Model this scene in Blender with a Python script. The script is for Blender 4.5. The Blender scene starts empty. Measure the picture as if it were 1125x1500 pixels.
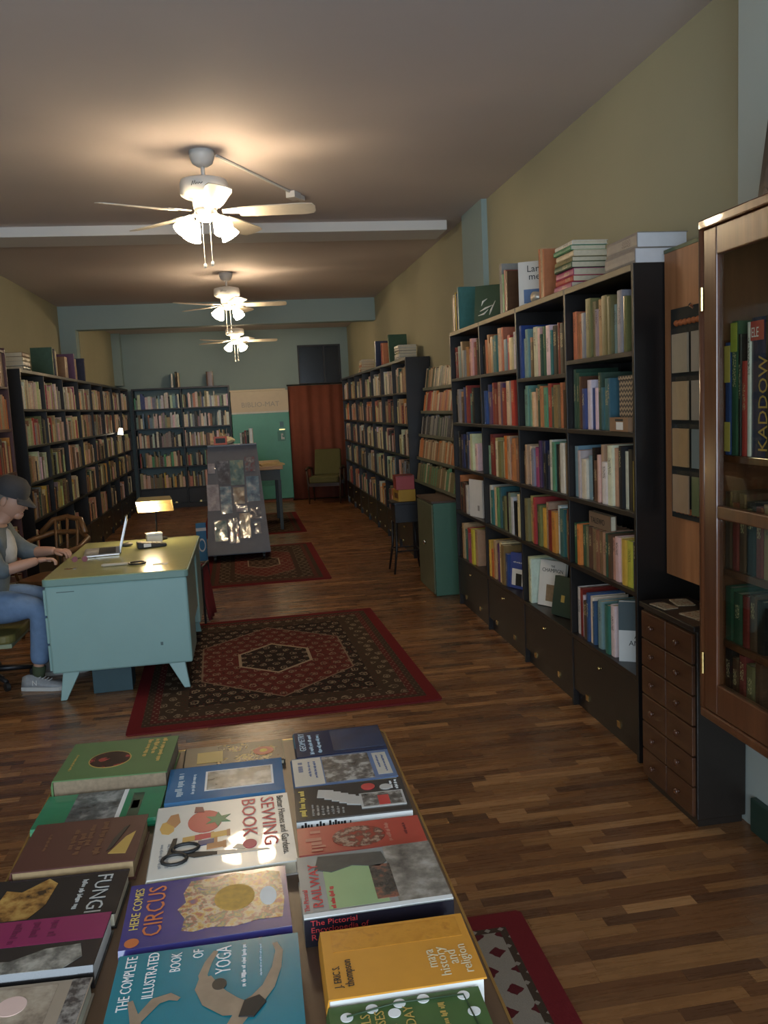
import bpy, math, random
from mathutils import Vector, Matrix
R = math.radians
rnd = random.Random(7)
S = bpy.context.scene
C = S.collection

# ------------------------------------------------------------ camera, world, exposure
CAM_YAW, CAM_PITCH, CAM_ROLL, FPX, CAM_H = 0.15463017, -0.12432337, -0.04913377, 1257.0, 1.65
def cam_axes():
    cy, sy, cp, sp = math.cos(CAM_YAW), math.sin(CAM_YAW), math.cos(CAM_PITCH), math.sin(CAM_PITCH)
    cr, sr = math.cos(CAM_ROLL), math.sin(CAM_ROLL)
    fwd = Vector((sy*cp, cy*cp, sp)); r0 = Vector((cy, -sy, 0)); u0 = r0.cross(fwd)
    return cr*r0 + sr*u0, -sr*r0 + cr*u0, fwd
cr_, cu_, cf_ = cam_axes()
cd = bpy.data.cameras.new('camera'); cam = bpy.data.objects.new('camera', cd); C.objects.link(cam)
cd.sensor_fit = 'VERTICAL'; cd.sensor_height = 36.0; cd.lens = 36.0*FPX/1500.0; cd.clip_start = 0.05
m = Matrix((cr_, cu_, -cf_)).transposed().to_4x4(); m.translation = (0, 0, CAM_H); cam.matrix_world = m
S.camera = cam
S.view_settings.view_transform = 'Standard'; S.view_settings.look = 'None'
S.view_settings.exposure = 0.45; S.view_settings.gamma = 1.0; S.view_settings.use_curve_mapping = False
DAY = 6.2          # overcast daylight reaching the shop through its front window
FANS = 54.0         # glow of the frosted fan shades
W = bpy.data.worlds.new('sky'); S.world = W; W.use_nodes = True
bg = W.node_tree.nodes['Background']; bg.inputs[0].default_value = (0.70, 0.85, 1.0, 1); bg.inputs[1].default_value = DAY
pl = bpy.data.lights.new('window_portal', 'AREA'); pl.shape = 'RECTANGLE'; pl.size = 3.9; pl.size_y = 2.35; pl.cycles.is_portal = True
po = bpy.data.objects.new('window_portal', pl); C.objects.link(po); po.location = (-0.25, -1.93, 1.65); po.rotation_euler = (R(90), 0, 0)
S.cycles.max_bounces = 7; S.cycles.diffuse_bounces = 4; S.cycles.glossy_bounces = 3; S.cycles.transmission_bounces = 5
S.cycles.caustics_reflective = False; S.cycles.caustics_refractive = False
S.cycles.sample_clamp_indirect = 4.0

# ------------------------------------------------------------ shader helpers
class NT:
    def __init__(s, name):
        s.m = bpy.data.materials.new(name); s.m.use_nodes = True; s.t = s.m.node_tree
        s.b = s.t.nodes['Principled BSDF']; s.out = s.t.nodes['Material Output']
    def n(s, ty, **kw):
        x = s.t.nodes.new(ty)
        for k, v in kw.items(): setattr(x, k, v)
        return x
    def put(s, sock, v):
        if isinstance(v, bpy.types.NodeSocket): s.t.links.new(v, sock)
        elif isinstance(v, (tuple, list)) and len(v) == 3 and sock.type == 'RGBA': sock.default_value = (*v, 1)
        else: sock.default_value = v
    def math(s, op, a, b=0.0, c=None):
        x = s.n('ShaderNodeMath', operation=op); s.put(x.inputs[0], a); s.put(x.inputs[1], b)
        if c is not None: s.put(x.inputs[2], c)
        return x.outputs[0]
    def mix(s, f, a, b, bt='MIX'):
        x = s.n('ShaderNodeMix', data_type='RGBA', blend_type=bt)
        s.put(x.inputs[0], f); s.put(x.inputs[6], a); s.put(x.inputs[7], b); return x.outputs[2]
    def coord(s, k='Object'): return s.n('ShaderNodeTexCoord').outputs[k]
    def sep(s, v):
        x = s.n('ShaderNodeSeparateXYZ'); s.put(x.inputs[0], v); return x.outputs
    def comb(s, x, y, z):
        c = s.n('ShaderNodeCombineXYZ'); s.put(c.inputs[0], x); s.put(c.inputs[1], y); s.put(c.inputs[2], z); return c.outputs[0]
    def scale(s, v, sc):
        x = s.n('ShaderNodeMapping'); s.put(x.inputs[0], v); x.inputs[3].default_value = sc if isinstance(sc, tuple) else (sc,)*3; return x.outputs[0]
    def noise(s, v, sc, det=3.0, rough=.55):
        x = s.n('ShaderNodeTexNoise'); s.put(x.inputs['Vector'], v); x.inputs['Scale'].default_value = sc
        x.inputs['Detail'].default_value = det; x.inputs['Roughness'].default_value = rough; return x.outputs[0]
    def voro(s, v, sc, feature='F1'):
        x = s.n('ShaderNodeTexVoronoi', feature=feature); s.put(x.inputs['Vector'], v); x.inputs['Scale'].default_value = sc; return x.outputs[0]
    def ramp(s, f, stops):
        x = s.n('ShaderNodeValToRGB'); s.put(x.inputs[0], f); e = x.color_ramp.elements
        while len(e) < len(stops): e.new(.5)
        for q, (p, c) in zip(e, stops): q.position = p; q.color = (*c, 1) if len(c) == 3 else c
        return x.outputs[0]
    def bump(s, h, st=.3, d=.005):
        x = s.n('ShaderNodeBump'); x.inputs['Strength'].default_value = st; x.inputs['Distance'].default_value = d
        s.put(x.inputs['Height'], h); s.t.links.new(x.outputs[0], s.b.inputs['Normal'])
    def base(s, v): s.put(s.b.inputs['Base Color'], v)
    def set(s, rough=None, metal=None, spec=None, coat=None, trans=None, ior=None):
        for k, v in (('Roughness', rough), ('Metallic', metal), ('Specular IOR Level', spec), ('Coat Weight', coat), ('Transmission Weight', trans), ('IOR', ior)):
            if v is not None: s.put(s.b.inputs[k], v)

MATS = {}
def mat(name, col, rough=.5, metal=0.0, var=.12, sc=14.0, bump=0.0, spec=None, coat=None):
    """plain painted or dyed surface: base colour with a mild procedural mottling"""
    if name in MATS: return MATS[name]
    t = NT(name); o = t.coord()
    f = t.noise(o, sc, 4.0)
    lo = tuple(c*(1-var) for c in col); hi = tuple(min(1, c*(1+var)) for c in col)
    t.base(t.mix(f, lo, hi)); t.set(rough, metal, spec, coat)
    if bump: t.bump(t.noise(o, sc*6, 3.0), bump, .004)
    MATS[name] = t.m; return t.m
def wood(name, lo, hi, rough=.4, axis='z', sc=6.0, coat=None):
    if name in MATS: return MATS[name]
    t = NT(name); o = t.coord()
    st = {'x': (1.2, 14, 14), 'y': (14, 1.2, 14), 'z': (14, 14, 1.2)}[axis]
    f = t.noise(t.scale(o, st), sc/3, 5.0, .6)
    t.base(t.ramp(f, [(.3, lo), (.7, hi)])); t.set(rough, coat=coat); t.bump(f, .12, .003)
    MATS[name] = t.m; return t.m
def emit(name, col, st):
    if name in MATS: return MATS[name]
    t = NT(name); t.base(col); t.put(t.b.inputs['Emission Color'], col); t.b.inputs['Emission Strength'].default_value = st
    MATS[name] = t.m; return t.m
def glassy(name, tint=(1, 1, 1), rough=.03, refl=.12):
    if name in MATS: return MATS[name]
    t = NT(name); tr = t.n('ShaderNodeBsdfTransparent'); tr.inputs[0].default_value = (*tint, 1)
    gl = t.n('ShaderNodeBsdfGlossy'); gl.inputs['Roughness'].default_value = rough
    fr = t.n('ShaderNodeLayerWeight'); fr.inputs[0].default_value = .5
    mx = t.n('ShaderNodeMixShader'); t.put(mx.inputs[0], t.math('MULTIPLY_ADD', t.math('POWER', fr.outputs[1], 5.0), .8, refl))
    t.t.links.new(tr.outputs[0], mx.inputs[1]); t.t.links.new(gl.outputs[0], mx.inputs[2]); t.t.links.new(mx.outputs[0], t.out.inputs[0])
    MATS[name] = t.m; return t.m

# ------------------------------------------------------------ mesh helpers
class MB:
    def __init__(s): s.v = []; s.f = []; s.mi = []; s.fc = []
    def add(s, vs, fs, mi=0, col=None):
        k = len(s.v); s.v += [tuple(v) for v in vs]
        for f in fs: s.f.append([i+k for i in f]); s.mi.append(mi); s.fc.append(col)
        return s
    def box(s, x0, x1, y0, y1, z0, z1, mi=0, col=None, M=None):
        vs = [Vector(p) for p in ((x0,y0,z0),(x1,y0,z0),(x1,y1,z0),(x0,y1,z0),(x0,y0,z1),(x1,y0,z1),(x1,y1,z1),(x0,y1,z1))]
        if M is not None: vs = [M @ v for v in vs]
        return s.add(vs, [(0,3,2,1),(4,5,6,7),(0,1,5,4),(1,2,6,5),(2,3,7,6),(3,0,4,7)], mi, col)
    def prism(s, poly, z0, z1, mi=0, M=None):
        n = len(poly); vs = [Vector((x, y, z0)) for x, y in poly] + [Vector((x, y, z1)) for x, y in poly]
        if M is not None: vs = [M @ v for v in vs]
        return s.add(vs, [list(range(n))[::-1], list(range(n, 2*n))] + [(i, (i+1) % n, n+(i+1) % n, n+i) for i in range(n)], mi)
    def tube(s, pts, rad, n=8, mi=0, cap=True):
        pts = [Vector(p) for p in pts]; rad = rad if isinstance(rad, (list, tuple)) else [rad]*len(pts); vs = []; fs = []
        for i, p in enumerate(pts):
            d = (pts[min(i+1, len(pts)-1)] - pts[max(i-1, 0)]).normalized()
            a = d.cross(Vector((0, 0, 1)) if abs(d.z) < .95 else Vector((1, 0, 0))).normalized(); b = d.cross(a)
            vs += [p + rad[i]*(a*math.cos(2*math.pi*k/n) + b*math.sin(2*math.pi*k/n)) for k in range(n)]
        for i in range(len(pts)-1):
            fs += [(i*n+k, i*n+(k+1) % n, (i+1)*n+(k+1) % n, (i+1)*n+k) for k in range(n)]
        if cap: fs += [list(range(n))[::-1], [len(vs)-n+k for k in range(n)]]
        return s.add(vs, fs, mi)
    def lathe(s, prof, n=16, c=(0, 0, 0), mi=0, M=None):
        vs = []; fs = []
        for r, z in prof:
            vs += [Vector((c[0]+r*math.cos(2*math.pi*k/n), c[1]+r*math.sin(2*math.pi*k/n), c[2]+z)) for k in range(n)]
        if M is not None: vs = [M @ v for v in vs]
        for i in range(len(prof)-1):
            fs += [(i*n+k, i*n+(k+1) % n, (i+1)*n+(k+1) % n, (i+1)*n+k) for k in range(n)]
        return s.add(vs, fs, mi)
    def ball(s, c, r, n=10, m=6, sc=(1, 1, 1), mi=0):
        prof = [(r*math.sin(math.pi*i/m)*1.0 + 1e-5, -r*math.cos(math.pi*i/m)) for i in range(m+1)]
        k = len(s.v); s.lathe(prof, n, (0, 0, 0), mi)
        for i in range(k, len(s.v)):
            v = s.v[i]; s.v[i] = (c[0]+v[0]*sc[0], c[1]+v[1]*sc[1], c[2]+v[2]*sc[2])
        return s
    def mesh(s, name, mats, smooth=False):
        me = bpy.data.meshes.new(name); me.from_pydata(s.v, [], s.f)
        for m_ in (mats if isinstance(mats, (list, tuple)) else [mats]): me.materials.append(m_)
        me.polygons.foreach_set('material_index', s.mi)
        if any(c is not None for c in s.fc):
            at = me.color_attributes.new('Col', 'FLOAT_COLOR', 'CORNER'); k = 0; buf = []
            for p, c in zip(me.polygons, s.fc): buf += [*(c or (.5, .5, .5)), 1.0]*p.loop_total
            at.data.foreach_set('color', buf)
        if smooth: me.polygons.foreach_set('use_smooth', [True]*len(me.polygons))
        me.update(); return me
    def build(s, name, mats, parent=None, smooth=False, bevel=0.0, loc=None):
        o = bpy.data.objects.new(name, s.mesh(name, mats, smooth)); C.objects.link(o)
        if parent is not None: o.parent = parent
        if loc is not None: o.location = loc
        if bevel:
            b = o.modifiers.new('bevel', 'BEVEL'); b.width = bevel; b.segments = 2; b.limit_method = 'ANGLE'; b.angle_limit = R(40)
        return o
def tag(o, label=None, cat=None, group=None, kind=None):
    for k, v in (('label', label), ('category', cat), ('group', group), ('kind', kind)):
        if v: o[k] = v
    return o
def thing(name, label, cat, loc=(0, 0, 0), rz=0.0, group=None):
    o = bpy.data.objects.new(name, None); C.objects.link(o); o.location = loc; o.rotation_euler = (0, 0, rz); o.empty_display_size = .1
    return tag(o, label, cat, group)
def struct(o): o['kind'] = 'structure'; return o
def bx(name, x0, x1, y0, y1, z0, z1, m, parent=None, bevel=0.0):
    return MB().box(x0, x1, y0, y1, z0, z1).build(name, m, parent, bevel=bevel)
def print_line(length, height, seed):
    '''a line of print too small or worn to read: uneven ink strokes along +x, from 0 to length'''
    g = random.Random(seed); b = MB(); x = 0.0
    while x < length - height*.2:
        for _ in range(g.randint(3, 7)):
            w = height*g.uniform(.16, .45); h0 = g.choice((0, 0, 0, -.22)); h1 = g.choice((.66, .66, .7, 1.0))
            if x + w > length: break
            b.box(x, x+w, height*h0, height*h1, 0, .0003); x += w + height*g.uniform(.10, .2)
        x += height*.45
    return b
TEXTS = []
def text(name, s, size, parent, loc, rot, m, align='LEFT', xs=1.0):
    """lettering: collected here, turned into meshes in one pass at the end"""
    TEXTS.append((name, s, size, parent, loc, rot, m, align, xs))
def flush_texts():
    tmp = []
    for (name, s, size, parent, loc, rot, m, align, xs) in TEXTS:
        cu = bpy.data.curves.new('lettering', 'FONT'); cu.body = s; cu.size = size; cu.align_x = align; cu.resolution_u = 2; cu.extrude = .0002
        o = bpy.data.objects.new('lettering', cu); C.objects.link(o); tmp.append(o)
    bpy.context.view_layer.update(); dg = bpy.context.evaluated_depsgraph_get()
    for o, (name, s, size, parent, loc, rot, m, align, xs) in zip(tmp, TEXTS):
        me = bpy.data.meshes.new_from_object(o.evaluated_get(dg)); me.materials.clear(); me.materials.append(m)
        q = bpy.data.objects.new(name, me); C.objects.link(q); q.parent = parent; q.location = loc; q.rotation_euler = rot; 
        if xs < 0:
            wd = max((v.co.x for v in me.vertices), default=1) - min((v.co.x for v in me.vertices), default=0); xs = -xs/max(wd, 1e-4)
        q.scale = (xs, 1, 1)
    for o in tmp: cu = o.data; bpy.data.objects.remove(o); bpy.data.curves.remove(cu)

# ------------------------------------------------------------ materials of the room
XL, XR, YF, YB, ZC = -2.42, 1.96, -2.0, 15.95, 3.19
def plaster(name, col, var=.06):
    t = NT(name); o = t.coord(); f = t.noise(o, 2.2, 5.0); g = t.noise(o, 120, 2.0)
    t.base(t.mix(f, tuple(c*(1-var) for c in col), tuple(c*(1+var) for c in col))); t.set(.75, spec=.25); t.bump(g, .12, .002); return t.m
M_olive = plaster('sage_olive_wall_paint', (.385, .375, .265)); M_blue = plaster('grey_blue_wall_paint', (.30, .40, .41))
M_ceil = plaster('off_white_ceiling_paint', (.60, .535, .52), .04); M_beam = plaster('white_beam_paint', (.70, .70, .70))
M_black = mat('black_brown_stained_wood', (.011, .009, .0085), .38, var=.25, sc=9, bump=.05)
M_brass = mat('polished_brass', (.75, .55, .22), .25, 1.0); M_chrome = mat('chromed_steel', (.75, .75, .75), .18, 1.0)
M_dark = mat('dark_grey_metal', (.03, .03, .033), .4, .6); M_paper = mat('paper_pages', (.66, .58, .43), .8, var=.15, sc=60)
M_white = mat('white_enamel', (.78, .77, .74), .3)

def plank_mat(src):
    t = NT('laminate_floor_strip_' + src); o = t.coord()
    if src == 'single':
        oi = t.n('ShaderNodeObjectInfo'); col = oi.outputs['Color']; rv = oi.outputs['Random']
        v = t.n('ShaderNodeVectorMath', operation='ADD'); t.put(v.inputs[0], o); t.put(v.inputs[1], t.comb(t.math('MULTIPLY', rv, 37.0), rv, rv)); o = v.outputs[0]
    else:
        a = t.n('ShaderNodeAttribute', attribute_name='Col'); col = a.outputs['Color']
    g = t.noise(t.scale(o, (2.5, 38, 1)), 1.6, 5.0, .62); h = t.noise(t.scale(o, (1.2, 9, 1)), 1.1, 2.0)
    c = t.mix(t.math('MULTIPLY', g, .9), t.mix(1.0, col, (.55, .50, .45), 'MULTIPLY'), t.mix(1.0, col, (1.30, 1.30, 1.25), 'MULTIPLY'))
    t.base(t.mix(t.math('MULTIPLY', h, .35), c, (.06, .033, .018))); t.set(t.math('MULTIPLY_ADD', g, .14, .21), spec=.5); t.bump(g, .05, .001); return t.m
M_plank1, M_plank2 = plank_mat('single'), plank_mat('joined')

# ------------------------------------------------------------ the setting
struct(bx('floor', XL-.1, XR+.1, YF-.1, YB+.1, -.12, -.004, mat('dark_floor_joint', (.03, .018, .01), .6)))
FLOOR = bpy.data.objects['floor']
def project(p):
    v = Vector(p) - Vector((0, 0, CAM_H)); k = v.dot(cf_)
    return (562.5 + FPX*v.dot(cr_)/k, 750 - FPX*v.dot(cu_)/k) if k > .1 else None
WOODS = [(r_*1.18, g_*1.05, b_*.92) for r_, g_, b_ in [(.235, .118, .052), (.19, .092, .041), (.30, .16, .075), (.15, .07, .032), (.26, .135, .058), (.205, .11, .055), (.11, .055, .03), (.40, .23, .11), (.17, .085, .04), (.28, .15, .065)]]
PW = .048
strips = []; row = 0; y = YF
while y < YB:
    x = XL - rnd.random()*.5
    while x < XR:
        L = rnd.choice((.16, .24, .32, .42, .55)); x0, x1 = max(x, XL), min(x+L, XR)
        if x1 - x0 > .03: strips.append((x0, x1, y, min(y+PW, YB), rnd.choice(WOODS)))
        x += L
    y += PW; row += 1
def strip_size(s):
    cx, cy = (s[0]+s[1])/2, (s[2]+s[3])/2; p = project((cx, cy, 0))
    if p is None or not (-20 < p[0] < 1145 and 0 < p[1] < 1510) or cy < 1: return 0
    if (-.75 < cx < .91 and 4.45 < cy < 6.65): return 0                      # under the rug
    if cy < 2.25 and p[0] < 700: return 0                                    # behind the display table
    if cx > 1.66: return 0
    return (s[1]-s[0]) * PW / cy**3
strips.sort(key=strip_size, reverse=True)
rest = MB()
for i, s in enumerate(strips):
    if i < 300:
        o = MB().box(-(s[1]-s[0])/2+.0004, (s[1]-s[0])/2-.0004, -PW/2+.0005, PW/2-.0005, -.004, 0).build('plank', M_plank1, FLOOR, loc=((s[0]+s[1])/2, (s[2]+s[3])/2, 0))
        o.color = (*s[4], 1)
    else: rest.box(s[0]+.0004, s[1]-.0004, s[2]+.0005, s[3]-.0005, -.004, 0, col=s[4])
o = rest.build('plank_field', M_plank2, FLOOR); o['kind'] = 'stuff'

struct(bx('ceiling', XL-.1, XR+.2, YF-.1, 12.7, ZC, ZC+.12, M_ceil))
struct(bx('ceiling_rear', XL-.1, XR+.2, 12.7, YB+.1, 3.10, 3.22, M_ceil))
struct(bx('wall_left', XL-.12, XL, YF, 12.5, 0, ZC, M_olive))
struct(bx('wall_left_rear', XL-.12, -2.2, 12.72, YB, 0, 3.10, M_olive))
struct(bx('wall_right', XR, XR+.12, YF, YB, 0, ZC, M_olive))
wb = MB().box(XL-.1, 1.03, YB, YB+.12, 0, 3.1).box(1.82, XR+.1, YB, YB+.12, 0, 3.1).box(1.03, 1.82, YB, YB+.12, 2.80, 3.1).box(1.03, 1.82, YB, YB+.12, 0, 2.08)
struct(wb.build('wall_back', M_blue))
wf = MB().box(XL, -2.2, YF-.12, YF, 0, ZC).box(1.7, XR, YF-.12, YF, 0, ZC).box(-2.2, 1.7, YF-.12, YF, 0, .48).box(-2.2, 1.7, YF-.12, YF, 2.82, ZC)
struct(wf.build('wall_front', M_olive))
w1 = struct(MB().box(-2.2, 1.7, YF-.09, YF-.085, .48, 2.82).build('window_1', glassy('shop_window_glass', refl=.03)))
fr = MB()
for x in (-2.2, -.93, .37, 1.65): fr.box(x, x+.05, YF-.12, YF-.05, .48, 2.82)
fr.build('window_frame', M_beam, w1)
# transom opening with a dark pane above the curtain
w2 = struct(MB().box(1.03, 1.82, YB+.09, YB+.1, 2.08, 2.80).build('window_2', mat('unlit_pane', (.012, .014, .018), .2)))
f2 = MB().box(1.03, 1.06, YB+.02, YB+.09, 2.08, 2.8).box(1.79, 1.82, YB+.02, YB+.09, 2.08, 2.8).box(1.06, 1.79, YB+.02, YB+.09, 2.77, 2.8).box(1.06, 1.79, YB+.02, YB+.09, 2.08, 2.11).box(1.5, 1.53, YB+.03, YB+.09, 2.11, 2.77)
f2.build('window_frame', mat('blackened_frame', (.02, .022, .028), .5), w2)
struct(bx('trim_1', XL, 1.82, 7.40, 7.82, 3.11, ZC, M_beam, bevel=.004))              # ceiling beam
struct(bx('trim_2', XL, XR, 12.5, 12.72, 2.87, ZC, M_blue))                            # header of the rear opening
struct(bx('trim_3', XL, -2.21, 12.5, 12.72, 0, 2.87, M_blue))                          # its post
struct(bx('trim_4', 1.915, XR, 6.66, 7.27, 0, ZC, M_blue))                             # pilaster
struct(bx('trim_5', 1.79, XR, YF, 2.93, 0, ZC, plaster('pale_blue_grey_wall_paint', (.42, .46, .43))))   # pier beside the glazed cabinet
struct(bx('trim_6', -2.2, -2.06, 15.72, YB, 2.2, 3.10, M_blue))                        # corner post
struct(bx('baseboard_right', 1.765, 1.79, YF, 2.80, 0, .13, mat('dark_green_paint', (.025, .05, .035), .4), bevel=.004))
struct(bx('baseboard_left', XL, XL+.02, YF, 8.1, 0, .13, MATS['dark_green_paint']))

# ------------------------------------------------------------ books
PAL = {'r': ('dark red', (.23, .035, .03)), 'R': ('bright red', (.42, .05, .04)), 'o': ('orange', (.65, .22, .05)), 't': ('tan', (.48, .32, .18)), 'c': ('cream', (.68, .58, .40)),
 'w': ('white', (.74, .72, .66)), 'b': ('royal blue', (.045, .08, .22)), 'B': ('light blue', (.20, .30, .36)), 'n': ('navy', (.02, .03, .08)), 'k': ('black', (.014, .013, .013)),
 'g': ('dark green', (.04, .10, .055)), 'G': ('mid green', (.10, .30, .16)), 'T': ('teal', (.04, .16, .17)), 'y': ('yellow', (.62, .45, .06)), 'p': ('purple', (.11, .05, .13)),
 'm': ('magenta', (.38, .05, .16)), 'e': ('grey', (.28, .28, .27)), 'u': ('dark brown', (.11, .055, .03)), 'U': ('brown', (.25, .14, .07)), 'v': ('olive', (.20, .18, .08)),
 's': ('terracotta', (.50, .19, .09)), 'a': ('aqua green', (.17, .36, .29))}
def book_mat(src):
    t = NT('book_cloth_' + src)
    if src == 'single':
        oi = t.n('ShaderNodeObjectInfo'); col = oi.outputs['Color']; rv = oi.outputs['Random']
        g = t.sep(t.coord('Generated')); o = t.coord('Object')
        lo = t.math('MULTIPLY_ADD', rv, .35, .35)
        band = t.math('MULTIPLY', t.math('GREATER_THAN', g[2], lo), t.math('LESS_THAN', g[2], t.math('ADD', lo, .28)))
        side = t.math('MULTIPLY', t.math('GREATER_THAN', g[1], .25), t.math('LESS_THAN', g[1], .75))
        spine = t.math('LESS_THAN', g[0], .03)
        mk = t.math('GREATER_THAN', t.noise(t.scale(o, (1, 160, 230)), 1.0, 1.0), .52)
        mk = t.math('MULTIPLY', t.math('MULTIPLY', mk, band), t.math('MULTIPLY', side, spine))
        mk = t.math('MULTIPLY', mk, t.math('GREATER_THAN', rv, .3))
        lum = t.n('ShaderNodeRGBToBW'); t.put(lum.inputs[0], col)
        ink = t.mix(t.math('GREATER_THAN', lum.outputs[0], .16), (.62, .52, .28), (.05, .03, .03))
        f = t.noise(o, 30, 4.0)
        body = t.mix(f, t.mix(1.0, col, (.72, .70, .68), 'MULTIPLY'), t.mix(1.0, col, (1.2, 1.2, 1.2), 'MULTIPLY'))
        t.base(t.mix(t.math('MULTIPLY', mk, .8), body, ink)); t.set(t.math('MULTIPLY_ADD', rv, .45, .22))
    else:
        a = t.n('ShaderNodeAttribute', attribute_name='Col'); col = a.outputs['Color']; o = t.coord('Object')
        f = t.noise(t.scale(o, (9, 9, 30)), 3.0, 4.0)
        mk = t.math('GREATER_THAN', t.noise(t.scale(o, (40, 40, 110)), 1.0, 1.0), .66)
        body = t.mix(f, t.mix(1.0, col, (.65, .63, .60), 'MULTIPLY'), t.mix(1.0, col, (1.25, 1.25, 1.25), 'MULTIPLY'))
        t.base(t.mix(t.math('MULTIPLY', mk, .35), body, (.55, .47, .30))); t.set(.42)
    return t.m
M_book, M_bookj = book_mat('single'), book_mat('joined')
BM = {}
def book_mesh(t, h, d):
    t, h, d = max(.008, round(t/.003)*.003), round(h, 2), round(d, 2); key = (t, h, d)
    if key in BM: return BM[key], key
    b = .0026; rr = min(.004, t*.25); q = MB()
    prof = [(d, 0), (rr, 0), (.0006, t*.2), (0, t*.5), (.0006, t*.8), (rr, t), (d, t), (d, t-b), (b+.002, t-b), (b+.002, b), (d, b)]
    q.prism(prof, 0, h); q.box(b+.001, d-.004, b, t-b, .004, h-.005, 1)
    BM[key] = q.mesh('book', [M_book, M_paper]); return BM[key], key
ORD = 'first second third fourth fifth sixth seventh eighth ninth tenth eleventh twelfth thirteenth fourteenth fifteenth sixteenth seventeenth eighteenth nineteenth twentieth'.split()
def book(x, y, z, t, h, d, col, label, group, face='R', lean=0.0, flat=False):
    """one book; face R: spine towards -x, L: towards +x, B: towards -y.  (x, y, z) is the low corner of the spine edge"""
    me, (t, h, d) = book_mesh(t, h, d); o = bpy.data.objects.new('book', me); C.objects.link(o)
    o.color = (*col, 1); o.location = (x, y, z + (t*math.sin(-lean)+.0005 if lean < 0 else 0))
    rz = {'R': 0.0, 'L': math.pi, 'B': math.pi/2}[face]
    if flat: o.rotation_euler = (R(-90), 0, rz) if not lean else (R(-90), 0, rz+lean)
    else: o.rotation_euler = (lean, 0, rz)
    tag(o, label, 'book', group); return o, t, h, d

# ---- the bookcases: black modular cases with drop-front lockers below
def bookcase(name, label, face, front, depth, edges, zs, parent_loc=(0, 0, 0)):
    """edges run along the wall; zs = [top, shelf, shelf, shelf, shelf, locker top]; face as for book()"""
    root = thing(name, label, 'bookcase')
    def pbox(nm, a0, a1, d0, d1, z0, z1, par=root, bev=.0015):      # a along the wall, d from the front inwards
        if face == 'R': return bx(nm, front+d0, front+d1, a0, a1, z0, z1, M_black, par, bev)
        if face == 'L': return bx(nm, front-d1, front-d0, a0, a1, z0, z1, M_black, par, bev)
        return bx(nm, a0, a1, front+d0, front+d1, z0, z1, M_black, par, bev)
    w = .022
    for e in edges: pbox('upright', e-w/2, e+w/2, 0, depth, 0, zs[0])
    if face != 'B': pbox('back_panel', edges[0]+w/2, edges[-1]-w/2, depth-.008, depth, .05, zs[0])
    for i in range(len(edges)-1):
        a0, a1 = edges[i]+w/2, edges[i+1]-w/2; off = 0
        for k, z in enumerate(zs):
            if callable(SHELF_SHIFT): off = SHELF_SHIFT(name, i, k)
            zz = z + off
            pbox('shelf', a0, a1, (.0 if k else -.0), depth-.009, zz-(.022 if k else .03), zz)
        dz0, dz1 = .095, zs[5]-.026
        d = pbox('locker_door', a0+.003, a1-.003, .004, .022, dz0, dz1)
        pbox('plinth', a0, a1, .03, .05, 0, .088)
        am = (a0+a1)/2
        def at(a, dd, z):
            return {'R': (front+dd, a, z), 'L': (front-dd, a, z), 'B': (a, front+dd, z)}[face]
        kn = MB().tube([at(am, .004, dz1-.055), at(am, -.008, dz1-.055)], .004, 8).ball(at(am, -.013, dz1-.055), .009, 8, 5); kn.build('knob', M_brass, d, True)
        for fr_ in (.25, .75):
            a = a0 + (a1-a0)*fr_; hb = MB()
            c0, c1 = at(a-.018, -.001, .088), at(a+.018, .0045, .118)
            hb.box(min(c0[0], c1[0]), max(c0[0], c1[0]), min(c0[1], c1[1]), max(c0[1], c1[1]), .088, .118); hb.build('hinge', M_brass, d)
    return root
SHELF_SHIFT = lambda n, i, k: (-.06 if (n == 'bookcase' and k == 1 and i == 1) else 0.0)
NE = [3.47, 4.25, 5.05, 5.87, 6.72]; NZ = [2.185, 1.825, 1.48, 1.13, .78, .40]; NX = 1.64
nb_ = bookcase('bookcase', 'tall black wooden bookcase along the side wall beside the small drawer cabinet', 'R', NX, .30, NE, NZ)
for k in range(4): bx('fan_lit_edge', NX-.0012, NX-.0001, NE[k]+.012, NE[k+1]-.012, NZ[0]-.027, NZ[0]-.003, mat('painted_fan_light', (.30, .24, .15), .5), nb_)  # tan strips paint the fans' light onto the top boards' front edges
SHELF_SHIFT = None
FZ = [2.13, 1.77, 1.43, 1.09, .745, .37]
FE = [8.92 + .84*i for i in range(8)]; LE = [8.22 + .905*i for i in range(9)]; BE = [-1.91, -1.08, -.25]
bookcase('bookcase', 'long black bookcase running from the folding rack to the olive armchair', 'R', 1.69, .26, FE, FZ)
bookcase('bookcase', 'long black bookcase behind the seated man and the wooden chair', 'L', -1.96, .22, LE, FZ)
bookcase('bookcase', 'black two-bay bookcase on the back wall next to the green machine', 'B', 15.62, .30, BE, FZ)

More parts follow.
